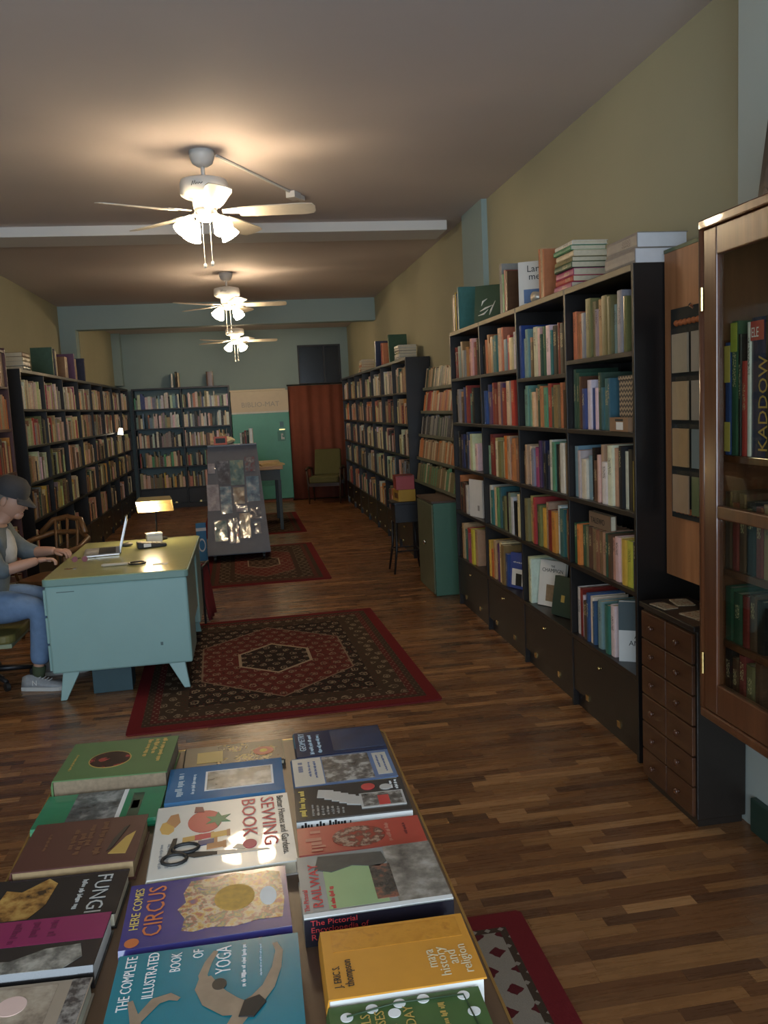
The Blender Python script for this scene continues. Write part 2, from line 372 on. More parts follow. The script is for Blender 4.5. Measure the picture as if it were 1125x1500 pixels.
ROWN = ['top', 'second', 'third', 'fourth', 'lowest']
BAYN = ['bay beside the drawer cabinet', 'second bay from drawer cabinet', 'third bay from drawer cabinet', 'bay beside the green locker']
ROWS = {  # far end to near end, as the photograph shows them
 (0, 0): 'sssBvvetvvBcev', (0, 1): 'bBBtucctggwTkrukc', (0, 2): 'kssttTTcsBRcwce', (0, 3): 'rreUesRcrk',
 (1, 0): 'ggvubwbwgTTT', (1, 1): 'aaaactgsGRgvsuwk', (1, 2): 'bbprrtprceR', (1, 3): 'ketubrTk',
 (2, 0): 'Bocw Bkuctwwtukwky'.replace(' ', ''), (2, 1): 'utccempnknwGkwvg', (2, 2): 'arrtcvcotssU', (2, 3): 'kknkbwcw',
 (3, 0): 'gogvuUUUtgutccyyns', (3, 1): 'vtsRgvytrowTvrr', (3, 2): 'wTcGTgvkewkcT', (3, 3): 'skukw',
 (4, 0): 'wrwubwbTBBTw', (4, 1): 'cw', (4, 2): 'yotcpcUb', (4, 3): 'ktTRmyt'}
TALL = {(0, 1, 0): .31, (1, 0, 0): .31, (3, 0, 15): .27}
n_single = 0
for (row, bay), seq in ROWS.items():
    y_near, y_far = NE[bay]+.014, NE[bay+1]-.014; z = NZ[row+1] + (-.06 if (row == 0 and bay == 1) else 0) + .0005
    clear = (NZ[row]-.03 - z) - .012 - (.06 if (row, bay) == (1, 1) else 0)
    if (row, bay) == (3, 0): clear = .21
    if (row, bay) == (4, 0): clear = .25
    n = len(seq); room = y_far - y_near
    usable = room * {(4, 1): .09, (4, 2): .50, (4, 0): .62, (3, 3): .40, (1, 0): .60, (0, 0): .86}.get((row, bay), .97 if row != 4 else .72)
    ts = [rnd.uniform(.6, 1.5) for _ in seq]; k = usable/sum(ts); ts = [min(.068, max(.012, t*k)) for t in ts]
    y = y_far - (.004 if (row, bay) != (4, 1) else .02)
    for i, (ch, t) in enumerate(zip(seq, ts)):
        nm, col = PAL[ch]; col = tuple(min(.85, c*rnd.uniform(.8, 1.2)) for c in col)
        h = min(clear, TALL.get((row, bay, i), rnd.choice((.20, .22, .235, .245, .26, .275, .29)))); h = math.floor(h*100)/100
        d = min(.225, h*.78); tq = max(.008, round(t/.003)*.003)
        if y - tq < y_near: break
        size = 'slim' if tq < .022 else ('thick' if tq > .042 else ('tall' if h > .26 else ('short' if h < .215 else 'medium')))
        inset = rnd.uniform(.012, .035)
        book(NX+inset, y-tq, z, tq, h, d, col, f'{size} {nm} book, {ORD[i]} from far end, {ROWN[row]} shelf, {BAYN[bay]}', 'books in the tall near bookcase')
        n_single += 1; y -= tq + .0012

# everything further off: one joined mass of shelved books
far = MB()
MIXW = 'ccccttttUUUuussswwwwrRoobBkkggGveyTn'
def mass_row(face, front, a0, a1, z, clear, dens=.95, mix=MIXW, hmin=.17, hmax=.28, inset=.02, depth=.17):
    a = a0 + .004; end = a0 + (a1-a0)*dens
    while a < end:
        t = rnd.choice((.014, .018, .022, .026, .03, .036, .042, .05)); h = min(clear-.01, rnd.uniform(hmin, hmax)); c = PAL[rnd.choice(mix)][1]
        c = tuple(min(.8, v*rnd.uniform(.8, 1.25)) for v in c); i = inset + rnd.uniform(0, .02); d = min(depth, .8*h)
        if rnd.random() < .02: a += rnd.uniform(.02, .09); continue
        if a + t > a1 - .003: break
        if face == 'R': far.box(front+i, front+i+d, a, a+t-.0012, z, z+h, col=c)
        elif face == 'L': far.box(front-i-d, front-i, a, a+t-.0012, z, z+h, col=c)
        else: far.box(a, a+t-.0012, front+i, front+i+d, z, z+h, col=c)
        far.fc[-5] = (.60, .53, .40)                                   # page tops
        a += t
for face, front, edges, mixes in (('R', 1.69, FE, ['cctteUUwgvcckuwtcw', 'ccttUosrvtcwuUkcc', 'ctvccgrkwUtcwuck', 'ctgvekcwUtcuuBct', 'rRotcgvUtcwskr']), ('L', -1.96, LE, ['wwcettecUcwUmccw', 'ctvcRUtkgctUecw', 'ctteUckuvwUcctk', 'ykctUutuvgecctk', 'wRkuctt']),
                                  ('B', 15.62, BE, ['wwwBewkbwecGtvwUw', 'ewBwkwcewUtwweBk', 'wecwtUkwcwectUkr', 'cvwcGRwtuUckcet', 'tucyUvutcBtck'])):
    for i in range(len(edges)-1):
        for r in range(5):
            dens = rnd.uniform(.92, 1.0)
            if face == 'L' and r == 4: dens = .35 if i < 3 else .7
            if face == 'L' and r == 3 and i == 2: dens = .5
            mass_row(face, front, edges[i]+.014, edges[i+1]-.014, FZ[r+1]+.0008, FZ[r]-.03-FZ[r+1], dens, mixes[r])

# ---- reddish bookcase standing at an angle in front of the long one
rb = thing('bookcase', 'reddish brown bookcase behind the wooden chair, taller than the black ones', 'bookcase', (-1.93, 7.66, 0), 0.0)
M_red = wood('red_brown_stained_wood', (.05, .015, .014), (.09, .03, .027), .45)
RZ = [2.25, 1.95, 1.60, 1.24, .88, .50, .10]
for y0 in (-1.0, -.022): bx('upright', -.28, 0, y0, y0+.022, 0, 2.27, M_red, rb, .0015)
bx('back_panel', -.288, -.28, -1.0, 0, 0, 2.25, M_red, rb)
for z in RZ: bx('shelf', -.279, -.002, -.977, -.0225, z-.022, z, M_red, rb, .0015)
MR = rb.matrix_basis if False else (Matrix.Translation((-1.93, 7.66, 0)))
for k in range(1, 7):
    a = -.97
    while a < -.06:
        t = rnd.uniform(.016, .045); h = rnd.uniform(.2, .29); c = PAL[rnd.choice('ttuUscrogR')][1]
        far.box(-.22, -.02, a, a+t-.0015, RZ[k]+.0005, RZ[k]+h, col=tuple(v*rnd.uniform(.7, 1.1) for v in c), M=MR); far.fc[-5] = (.55, .48, .36); a += t

# ---- sloping tiered rack between the two side-wall bookcases
rk = thing('display_rack', 'sloping five-tier wall rack of slim booklets above the green locker', 'rack')
M_rack = mat('pale_green_rack_paint', (.13, .14, .10), .5)
def rack_x(z): return 1.93 - (2.02-z)*.135
for yy in (6.98, 8.84): MB().add([(rack_x(.825), yy, .825), (XR-.005, yy, .825), (XR-.005, yy, 2.02), (rack_x(2.02), yy, 2.02), (rack_x(.825), yy+.02, .825), (XR-.005, yy+.02, .825), (XR-.005, yy+.02, 2.02), (rack_x(2.02), yy+.02, 2.02)], [(0,1,2,3),(7,6,5,4),(0,4,5,1),(1,5,6,2),(2,6,7,3),(3,7,4,0)]).build('side_panel', M_rack, rk)
for k in range(5):
    z = .845 + k*.235; x = rack_x(z)
    bx('ledge', x-.045, XR-.002, 7.002, 8.838, z-.012, z, M_rack, rk)
    bx('lip', x-.05, x-.0455, 7.002, 8.838, z-.012, z+.018, M_rack, rk)
    a = 7.01; mixk = ['vgGvcU', 'ottcsU', 'eekgen', 'oRstcR', 'cgvktc'][k]
    while a < 8.78:
        t = rnd.uniform(.03, .07); c = PAL[rnd.choice(mixk)][1]; h = rnd.uniform(.175, .215); lean = .135
        far.add([(x-.035, a, z+.001), (x-.015, a, z+.001), (x-.015, a+t-.003, z+.001), (x-.035, a+t-.003, z+.001), (x-.035+lean*h, a, z+h), (x-.015+lean*h, a, z+h), (x-.015+lean*h, a+t-.003, z+h), (x-.035+lean*h, a+t-.003, z+h)],
                [(0,3,2,1),(4,5,6,7),(0,1,5,4),(1,2,6,5),(2,3,7,6),(3,0,4,7)], 0, c); a += t
tag(far.build('shelved_books', M_bookj), 'rows of old books filling the far and opposite bookcases and the rack', 'books', kind='stuff')

# ---- books lying and standing on top of the cases
def top_books(specs, group):
    for (x, y, z, t, h, d, ch, face, flat, lean, lab) in specs:
        book(x, y, z, t, h, d, PAL[ch][1] if isinstance(ch, str) else ch, lab, group, face, lean, flat)
zt = NZ[0] + .0006
tb = []
yy = 6.68
for ch, t, h, nm in (('U', .03, .27, 'slim brown book'), ('c', .022, .28, 'slim cream book'), ('k', .03, .26, 'black book'), ('y', .03, .29, 'yellow-topped book'), ('n', .035, .28, 'navy book'), ('T', .045, .32, 'large teal book')):
    tb.append((NX+.02, yy-t, zt, t, h, .2, ch, 'R', False, 0, f'{nm} standing on the tall bookcase top next to the wall pilaster')); yy -= t+.002
for ch, t, h, nm in (('e', .05, .31, 'big grey slipcase book behind the green one'), ('G', .045, .24, 'bright green book with orange spine label'), ('r', .026, .26, 'dark red book beside the bright green one'), ('u', .03, .25, 'dark brown book beside the white medical dictionary')):
    if nm.startswith('big'): yy = 5.42
    tb.append((NX+.02, yy-t, zt, t, h, .2, ch, 'R', False, 0, f'{nm} on the bookcase top')); yy -= t+.002
for ch, t, h, nm in (('s', .03, .27, 'orange-brown paperback'), ('t', .028, .265, 'tan paperback'), ('s', .025, .26, 'terracotta paperback')):
    if nm.startswith('orange'): yy = 4.68
    tb.append((NX+.02, yy-t, zt, t, h, .2, ch, 'R', False, 0, f'{nm} standing by the pile of paperbacks on bookcase top')); yy -= t+.002
top_books(tb, 'books on top of the near bookcase')
# pile of lying paperbacks: spines to the aisle
z = zt
for i, (ch, t) in enumerate((('m', .03), ('R', .03), ('m', .035), ('g', .03), ('v', .025), ('c', .03), ('G', .025), ('w', .02))):
    nm = PAL[ch][0]; o, t, h, d = book(NX+.02+.006*(i % 3), 4.4, z, t, .24, .19, PAL[ch][1], f'{nm} paperback lying {ORD[i]} from the bottom of the bookcase-top pile', 'books on top of the near bookcase')
    o.rotation_euler = (R(90), 0, 0); o.location.z = z; o.location.y = 4.44-.008*(i % 2); z += t+.0008
z = zt
for i, lab in enumerate(('lower of two thick grey books with white page edges lying on bookcase top', 'upper of two thick grey books with dark red boards on bookcase top')):
    o, t, h, d = book(NX+.012+.01*i, 3.50, z, .062, .30, .23, (.30, .27, .25), lab, 'books on top of the near bookcase')
    o.rotation_euler = (R(90), 0, 0); o.location.y = 3.47+.30; o.location.z = z; z += t+.0008
    o.data = o.data.copy(); o.data.materials[1] = mat('bright_page_edges', (.72, .72, .75), .7)
# lettered white dictionary, cover turned to the aisle
def face_book(name_label, loc, w, h, t, rz, tilt, col, group, parts=(), cat='book'):
    """a book shown by its cover: local x along the width, z up, cover towards -y"""
    r = thing('book', name_label, cat, (loc[0], loc[1], loc[2]+(t*math.sin(-tilt)+.0005 if tilt else 0)), rz, group); r.rotation_euler = (tilt, 0, rz)
    cv = MB().prism([(0, 0), (w, 0), (w, .003), (.004, .003), (.004, t-.003), (w, t-.003), (w, t), (0, t)], 0, h)
    cv.build('cover', mat('cover_%02d%02d%02d' % tuple(int(c*99) for c in col), col, .3, var=.08), r)
    MB().box(.0045, w-.005, .0032, t-.0032, .004, h-.004).build('pages', M_paper, r)
    for q in parts: q(r)
    return r
def panel(nm, x0, x1, z0, z1, m, y=-.0006):
    return lambda r: MB().box(x0, x1, y, -.0001, z0, z1).build(nm, m, r)
def lab_text(s, size, x, z, m, align='LEFT', xs=1.0):
    return lambda r: text('title', s, size, r, (x, -.001, z), (R(90), 0, 0), m, align, xs)
K = mat('black_print', (.015, .015, .015), .5); KW = mat('white_print', (.8, .8, .78), .5); KG = mat('gold_print', (.55, .38, .10), .35, .3); KR = mat('red_print', (.55, .04, .04), .5); KY = mat('yellow_print', (.75, .55, .12), .5)
GN = 'books on top of the near bookcase'
face_book('white book lettered Laro med standing on the bookcase top', (NX+.02, 5.03, zt), .17, .26, .035, R(-28), 0, (.72, .70, .66), GN,
          (lab_text('Laro', .055, .05, .20, K), lab_text('med', .055, .06, .155, K), panel('colour_band', .03, .17, .02, .10, mat('blue_print', (.08, .16, .35), .4))))
face_book('dark green book with white swirls leaning back on the bookcase top', (NX+.02, 6.05, zt), .19, .27, .04, R(-30), R(-14), (.035, .075, .05), GN,
          tuple((lambda r, p=p: MB().tube([(a, -.001, b) for a, b in p], [.002, .007, .002] if len(p) == 3 else .004, 6).build('white_swirl', KW, r, True)) for p in (((.03, .05), (.07, .06), (.10, .09)), ((.04, .08), (.08, .10), (.13, .12)), ((.05, .12), (.06, .15), (.09, .17)), ((.11, .05), (.12, .08), (.15, .15)))))
ro_ = thing('rolled_poster', 'silvery rolled poster lying below the white Laro med book', 'poster', (NX+.03, 4.80, zt+.031)); MB().tube([(0, 0, 0), (.20, .06, 0)], .030, 14).build('roll', mat('silvery_paper', (.5, .46, .38), .3, .3), ro_, True); MB().tube([(.098, .029, 0), (.108, .032, 0)], .0306, 14).build('paper_band', M_white, ro_)
# face-out covers on the lowest and fourth shelves
z5 = NZ[5]+.0006; z4 = NZ[4]+.0006; GS = 'books in the tall near bookcase'
face_book('white mushroom book with its cover facing the aisle, second bay lowest shelf', (NX+.04, 4.90, z5), .20, .275, .02, R(-62), R(-8), (.72, .70, .66), GS,
          (lab_text('THE', .018, .085, .235, K), lab_text('CHAMPIGN', .032, .018, .205, K), panel('picture', .06, .15, .03, .13, mat('mushroom_brown_print', (.25, .17, .10), .5, var=.5, sc=40))))
face_book('dark green book with gold emblem leaning on the mushroom book', (NX+.03, 4.64, z5), .17, .225, .03, R(-70), R(-10), (.025, .045, .032), GS,
          (panel('emblem', .07, .10, .08, .12, KG),))
face_book('blue book with white and black picture cover, third bay lowest shelf', (NX+.03, 5.43, z5), .16, .235, .02, R(-68), R(-5), (.05, .08, .30), GS,
          (panel('picture', .02, .15, .02, .13, M_white), panel('figure', .06, .12, .02, .10, K, -.0012), (lambda r: setattr(print_line(.10, .009, 5).build('print_line', KW, r, loc=(.03, -.0012, .17)), 'rotation_euler', (R(90), 0, 0)))))
face_book('white and slate book titled AL AND, cover turned out on lowest shelf', (NX+.02, 3.70, z5), .19, .285, .028, R(-30), 0, (.70, .70, .68), GS,
          (panel('picture', 0, .19, .15, .285, mat('slate_print', (.07, .10, .11), .3)), lab_text('AL', .034, .070, .112, K), lab_text('AND', .034, .045, .078, K)))
face_book('white book titled ANTARCTICA showing its cover, bay beside drawer cabinet', (NX+.262, 4.06, z5), .24, .335, .014, R(-90), 0, (.70, .70, .68), GS, (lab_text('ANTARCTICA', .034, .012, .295, mat('navy_print', (.03, .06, .12), .4)),))
face_book('white art folder standing face out on the fourth shelf, far bay', (NX+.004, 6.30, z4), .21, .28, .012, R(-78), 0, (.76, .76, .76), GS, (panel('print', .13, .16, .05, .09, mat('grey_print', (.3, .3, .3), .5)),))
face_book('brown book titled TALEWO lying across the fourth shelf books', (NX+.05, 4.10, z4+.212), .26, .075, .03, R(-90), 0, (.22, .15, .10), GS, (lab_text('TALEWO', .042, .02, .02, K),))
# woven box and card box on the second shelf
wv = thing('storage_box', 'brown and black woven-pattern box on second shelf by the teal books', 'box', (NX+.03, 3.53, NZ[2]+.0005))
t_ = NT('woven_print'); o_ = t_.coord(); ss = t_.sep(o_)
zig = t_.math('FRACT', t_.math('ADD', t_.math('MULTIPLY', ss[2], 45), t_.math('ABSOLUTE', t_.math('SUBTRACT', t_.math('FRACT', t_.math('MULTIPLY', ss[1], 36)), .5))))
t_.base(t_.mix(t_.math('GREATER_THAN', zig, .5), (.05, .04, .035), (.34, .26, .18))); t_.set(.6)
bx('body', 0, .17, 0, .15, 0, .225, t_.m, wv, .003); bx('lid', -.003, .173, -.003, .153, .2255, .245, t_.m, wv, .003)
cb = thing('card_box', 'small brown cardboard box with a white label on second shelf', 'box', (NX-.004, 3.52, NZ[2]+.0005))
bx('body', 0, .03, 0, .19, 0, .062, mat('brown_cardboard', (.30, .17, .09), .7), cb, .001); bx('paper_label', -.0008, -.0001, .05, .12, .008, .042, KW, cb)
bx('title_strip', -.0008, -.0001, .05, .13, .046, .056, K, cb)

# on top of the far cases
specs = []
zf = FZ[0]+.0006
for i in range(5): specs.append((1.70+.004*i, 12.4, zf+.036*i, .034, .26, .19, 'tcscw'[i], 'R', 'lay', 0, f'{["tan","cream","terracotta","pale","white"][i]} book lying in the pile on far end of the long bookcase'))
specs += [(1.71, 11.05, zf, .07, .33, .22, 'n', 'R', False, 0, 'navy box file standing on the long bookcase top'), (1.71, 10.55, zf, .05, .27, .2, 'r', 'R', False, 0, 'dark red book upright on the long bookcase top'),
          (1.71, 10.45, zf, .045, .26, .2, 's', 'R', False, 0, 'terracotta book upright on the long bookcase top'), (1.71, 9.98, zf, .05, .32, .22, 'g', 'R', False, R(-8), 'tall green book leaning on the long bookcase top')]
for i in range(5): specs.append((1.70, 9.32, zf+.031*i, .03, .27, .2, 'ewvew'[i], 'R', 'lay', 0, f'{["lowest grey","second white","third olive","fourth grey","topmost white"][i]} book of the pile by the end panel'))
for i in range(4): specs.append((-1.98, 8.72, zf+.041*i, .04, .27, .2, 'kwcU'[i], 'L', 'lay', 0, f'{["black lowest","white second","cream third","brown topmost"][i]} book of the pile above the reddish bookcase'))
specs += [(-1.98, 9.79, zf, .05, .30, .22, 'g', 'L', False, 0, 'big green folio standing on the bookcase behind the man'), (-1.98, 9.89, zf, .06, .29, .2, 'n', 'L', False, 0, 'dark book next to the big green folio'), (-1.98, 9.95, zf, .03, .27, .2, 'c', 'L', False, 0, 'cream book next to the dark book and folio'),
          (-1.98, 10.55, zf, .16, .24, .2, 'U', 'L', False, 0, 'brown marbled box file standing on the bookcase top'), (-1.98, 11.00, zf, .05, .31, .2, 'p', 'L', False, 0, 'tall purple book standing on the bookcase top'), (-1.98, 11.07, zf, .04, .25, .2, 't', 'L', False, 0, 'tan book beside the tall purple book'), (-1.98, 11.65, zf, .06, .29, .2, 'n', 'L', False, R(6), 'leaning navy book on the bookcase behind the man')]
specs += [(-1.20, 15.64, zf, .03, .24, .16, 'w', 'B', False, 0, 'white book standing on the back-wall bookcase'), (-1.13, 15.64, zf, .03, .27, .16, 'k', 'B', False, 0, 'black book between two white ones on the back-wall bookcase'), (-1.09, 15.64, zf, .03, .25, .16, 'c', 'B', False, 0, 'cream book standing on the back-wall bookcase'), (-.50, 15.64, zf, .12, .25, .16, 'u', 'B', False, 0, 'dark brown box file alone on the back-wall bookcase')]
for (x, y, z, t, h, d, ch, face, flat, lean, lab) in specs:
    o, t, h, d = book(x, y, z, t, h, d, PAL[ch][1], lab, 'books on top of the far bookcases', face, lean)
    if flat == 'lay': o.rotation_euler = (R(90), 0, {'R': 0, 'L': math.pi, 'B': math.pi/2}[face]); o.location.y = y + (h if face == 'R' else -h)

# ------------------------------------------------------------ front display table with its books
TX0, TX1, TY0, TY1, TZ = -.53, .325, .92, 2.285, .75
dt = thing('display_table', 'brown display table with a brass edge covered in books', 'table', (0, 0, 0))
M_tab = wood('brown_table_top', (.095, .052, .028), (.15, .085, .045), .3, 'y'); M_leg = wood('table_leg_wood', (.06, .03, .015), (.09, .05, .025), .4)
def rrect(x0, x1, y0, y1, r, n=5):
    P = []
    for cx, cy, a in ((x1-r, y1-r, 0), (x0+r, y1-r, 90), (x0+r, y0+r, 180), (x1-r, y0+r, 270)):
        P += [(cx+r*math.cos(R(a+90*i/n)), cy+r*math.sin(R(a+90*i/n))) for i in range(n+1)]
    return P
MB().prism(rrect(TX0+.004, TX1-.004, TY0+.004, TY1-.004, .03), TZ-.03, TZ).build('table_top', M_tab, dt)
ro, ri = rrect(TX0, TX1, TY0, TY1, .034), rrect(TX0+.0045, TX1-.0045, TY0+.0045, TY1-.0045, .03); n = len(ro); q = MB()
q.add([(x, y, TZ-.031) for x, y in ro] + [(x, y, TZ+.0015) for x, y in ro] + [(x, y, TZ+.0015) for x, y in ri] + [(x, y, TZ-.031) for x, y in ri], [(a*n+i, a*n+(i+1) % n, ((a+1) % 4)*n+(i+1) % n, ((a+1) % 4)*n+i) for a in range(4) for i in range(n)])
q.build('edge_band', M_brass, dt)
for x in (TX0+.05, TX1-.10):
    for y in (TY0+.05, TY1-.10): bx('leg', x, x+.05, y, y+.05, .0105, TZ-.031, M_leg, dt, .003)
bx('apron', TX0+.07, TX1-.07, TY0+.09, TY0+.11, TZ-.12, TZ-.031, M_leg, dt); bx('apron', TX0+.07, TX1-.07, TY1-.08, TY1-.06, TZ-.12, TZ-.031, M_leg, dt)

def lying(label, x0, x1, y0, y1, th, rz, col, rough=.3, spine='left', deco=(), pages=M_paper, spine_col=None):
    """a closed book lying on the table, local origin at its centre; spine: left / far / near"""
    w, l = x1-x0, y1-y0; r = thing('book', label, 'book', ((x0+x1)/2, (y0+y1)/2, TZ+.0006), R(rz), 'books on the front display table')
    cm = mat('cover_' + label.replace(' ', '_')[:40], col, rough, var=.10, sc=25, coat=.35 if rough < .3 else None)
    X, Y = w/2, l/2; b = .0028; q = MB(); p = MB()
    if spine == 'left':
        q.prism([(X, 0), (-X+.004, 0), (-X, th*.3), (-X, th*.7), (-X+.004, th), (X, th), (X, th-b), (-X+.005, th-b), (-X+.005, b), (X, b)], -Y, Y, M=Matrix(((1, 0, 0, 0), (0, 0, 1, 0), (0, 1, 0, 0), (0, 0, 0, 1))))
        p.box(-X+.0055, X-.004, -Y+.004, Y-.004, b+.0002, th-b-.0002)
    else:
        s = -1 if spine == 'near' else 1
        P = [(-Y, 0), (Y-.004, 0), (Y, th*.3), (Y, th*.7), (Y-.004, th), (-Y, th), (-Y, th-b), (Y-.005, th-b), (Y-.005, b), (-Y, b)]
        q.prism([(s*a, c) for a, c in P], -X, X, M=Matrix(((0, 0, 1, 0), (1, 0, 0, 0), (0, 1, 0, 0), (0, 0, 0, 1))))
        p.box(-X+.004, X-.004, min(s*(Y-.0055), -s*(Y-.004)), max(s*(Y-.0055), -s*(Y-.004)), b+.0002, th-b-.0002)
    q.build('cover', cm, r); p.build('pages', pages, r)
    z = th + .0001
    for d in deco:
        k = d[0]
        if k == 'rect': MB().box(d[2]-X if d[2] >= 0 else d[2]+X, d[3]-X if d[3] > 0 else d[3]+X, d[4]-Y, d[5]-Y, z, z+.0004+.0003*(d[7] if len(d) > 7 else 0)).build(d[1], d[6], r)
        elif k == 'poly': MB().prism([(a-X, c-Y) for a, c in d[2]], z, z+.0007+.0003*(d[4] if len(d) > 4 else 0)).build(d[1], d[3], r)
        elif k == 'disc':
            MB().prism([(d[2]-X+d[4]*math.cos(2*math.pi*i/28), d[3]-Y+d[5]*math.sin(2*math.pi*i/28)) for i in range(28)], z, z+.0007+.0003*(d[7] if len(d) > 7 else 0)).build(d[1], d[6], r)
        elif k == 'band':                                             # printed limb: flat tapering strip along a path
            L_, R_ = [], []; pts = [Vector((a-X, c-Y)) for a, c in d[2]]
            for i, p_ in enumerate(pts):
                dv = (pts[min(i+1, len(pts)-1)] - pts[max(i-1, 0)]).normalized(); nv = Vector((-dv.y, dv.x))*d[3][i]; L_.append(tuple(p_+nv)); R_.append(tuple(p_-nv))
            zz = z+.0005+.0003*d[5]; vs_ = [(a, c, zz) for a, c in L_] + [(a, c, zz) for a, c in R_]; nn = len(pts)
            MB().add(vs_, [(nn+i, nn+i+1, i+1, i) for i in range(nn-1)]).build(d[1], d[4], r)
        elif k in ('up', 'down', 'flat'):
            text('title', d[1], d[2], r, (d[3]-X, d[4]-Y, z+.0012), (0, 0, {'up': R(90), 'down': R(-90), 'flat': 0}[k]), d[5], d[6] if len(d) > 6 else 'LEFT', d[7] if len(d) > 7 else 1.0)
        elif k == 'marks':                                            # ('marks', up|down, x, y, length, height, material)
            o_ = print_line(d[4], d[5], len(d[1])+int(d[2]*9999)+int(d[4]*999)).build('print_line', d[6], r, loc=(d[2]-X, d[3]-Y, z+.0008)); o_.rotation_euler = (0, 0, R(90) if d[1] == 'up' else R(-90))
        elif k == 'spine_marks':
            o_ = print_line(d[3], d[4], int(d[1]*9999)+3).build('spine_print', d[5], r, loc=(d[1]-X, -Y-.0012, d[2])); o_.rotation_euler = (R(90), 0, 0)
        elif k == 'spine': text('spine_title', d[1], d[2], r, (d[3]-X, -Y-.0004, d[4]), (R(90), 0, 0), d[5], 'LEFT', d[6] if len(d) > 6 else 1.0)
        elif k == 'tube': MB().tube([(a-X, c-Y, z+.002+(e if len(pt) > 2 else 0)) for pt in d[2] for a, c, e in [(pt[0], pt[1], pt[2] if len(pt) > 2 else 0)]], d[3], 6).build(d[1], d[4], r, True)
    return r
def pict(name, stops, sc=18.0, seed=0.0):
    """blotchy printed picture"""
    if name in MATS: return MATS[name]
    t = NT(name); o = t.coord(); v = t.n('ShaderNodeVectorMath', operation='ADD'); t.put(v.inputs[0], o); v.inputs[1].default_value = (seed, seed*.7, 0)
    t.base(t.ramp(t.noise(v.outputs[0], sc, 4.0, .6), stops)); t.set(.25, coat=.3); MATS[name] = t.m; return t.m
P_oval = pict('print_dark_red_posy', [(.3, (.02, .012, .01)), (.52, (.05, .02, .015)), (.6, (.42, .06, .05)), (.75, (.10, .03, .02))], 26)
P_grey = pict('print_grey_scene', [(.3, (.02, .022, .024)), (.5, (.12, .13, .13)), (.65, (.35, .36, .35))], 22)
P_floral = pict('print_floral', [(.30, (.045, .035, .02)), (.55, (.06, .045, .025)), (.60, (.5, .33, .08)), (.66, (.06, .04, .02)), (.72, (.5, .12, .05))], 34)
P_bluegrey = pict('print_blue_jacket_scene', [(.3, (.03, .04, .05)), (.5, (.10, .14, .17)), (.62, (.26, .32, .34))], 30)
P_fungi = pict('print_fungi', [(.35, (.05, .025, .01)), (.5, (.35, .17, .04)), (.65, (.55, .33, .09))], 30)
P_statue = pict('print_statue', [(.3, (.02, .02, .02)), (.48, (.15, .14, .12)), (.65, (.42, .39, .33))], 22)
P_circus = pict('print_circus_crowd', [(.28, (.04, .05, .18)), (.38, (.30, .05, .04)), (.44, (.50, .30, .06)), (.49, (.55, .46, .32)), (.53, (.33, .09, .05)), (.58, (.05, .12, .08)), (.63, (.50, .33, .10)), (.70, (.06, .05, .18))], 30)
P_photo = pict('print_photo_cards', [(.3, (.04, .035, .03)), (.5, (.16, .14, .12)), (.64, (.50, .47, .42))], 40)
P_redpic = pict('print_red_ornament', [(.35, (.42, .05, .03)), (.5, (.16, .06, .04)), (.6, (.55, .36, .26)), (.75, (.30, .05, .04))], 55)
P_rail = pict('print_railway_coach', [(.3, (.08, .07, .06)), (.5, (.24, .21, .17)), (.68, (.45, .41, .35))], 20)
P_smoke = pict('print_locomotive', [(.35, (.02, .02, .02)), (.5, (.07, .06, .05)), (.62, (.28, .10, .06)), (.7, (.05, .05, .05))], 34)
P_temple = pict('print_temple_frieze', [(.3, (.50, .20, .02)), (.55, (.62, .27, .03)), (.7, (.42, .16, .02))], 40)
P_beige = pict('print_sepia', [(.3, (.10, .07, .05)), (.5, (.34, .27, .20)), (.65, (.48, .40, .30))], 20)
c_ = mat
lying('green cloth book with an oval picture of roses on its cover', -.508, -.236, 2.045, 2.275, .05, -3, (.085, .17, .055), .6, 'left',
      [('disc', 'gilt_ring', .118, .105, .052, .052, KG), ('disc', 'oval_picture', .118, .105, .049, .049, P_oval, 1), ('marks', 'down', .198, .215, .12, .011, KG), ('marks', 'down', .216, .215, .095, .011, KG), ('marks', 'down', .236, .218, .155, .011, KG), ('marks', 'down', .028, .15, .10, .006, KG)], mat('ragged_pages', (.25, .18, .115), .9, var=.4, sc=80))
lying('green jacketed book with a grey river scene partly under the oval-picture book', -.518, -.246, 1.865, 2.03, .02, -2, (.03, .24, .11), .18, 'near',
      [('rect', 'picture', .068, .175, .0, .165, P_grey), ('rect', 'white_stripe', .175, .185, .0, .165, KW), ('rect', 'dark_block', .20, .225, .02, .14, mat('dark_green_print', (.015, .06, .035), .3)), ('rect', 'caption', .204, .220, .06, .10, mat('grey_print', (.3, .3, .3), .5))])
lying('maroon cloth book with a gilt animal on its cover', -.505, -.268, 1.652, 1.845, .04, -2, (.085, .025, .018), .5, 'left',
      [('poly', 'gilt_patch', [(.180, .035), (.215, .03), (.222, .12), (.205, .10), (.19, .06)], KG), ('poly', 'animal', [(.175, .045), (.185, .06), (.205, .15), (.195, .14), (.18, .09)], K, 1), ('marks', 'down', .150, .175, .145, .013, mat('dull_gilt_print', (.17, .07, .03), .4)), ('marks', 'down', .126, .165, .09, .011, MATS['dull_gilt_print']), ('marks', 'down', .112, .13, .09, .012, MATS['dull_gilt_print']), ('marks', 'down', .095, .15, .09, .011, MATS['dull_gilt_print']), ('marks', 'down', .045, .14, .07, .006, MATS['dull_gilt_print'])], mat('buff_page_block', (.36, .24, .12), .8, var=.3, sc=70))
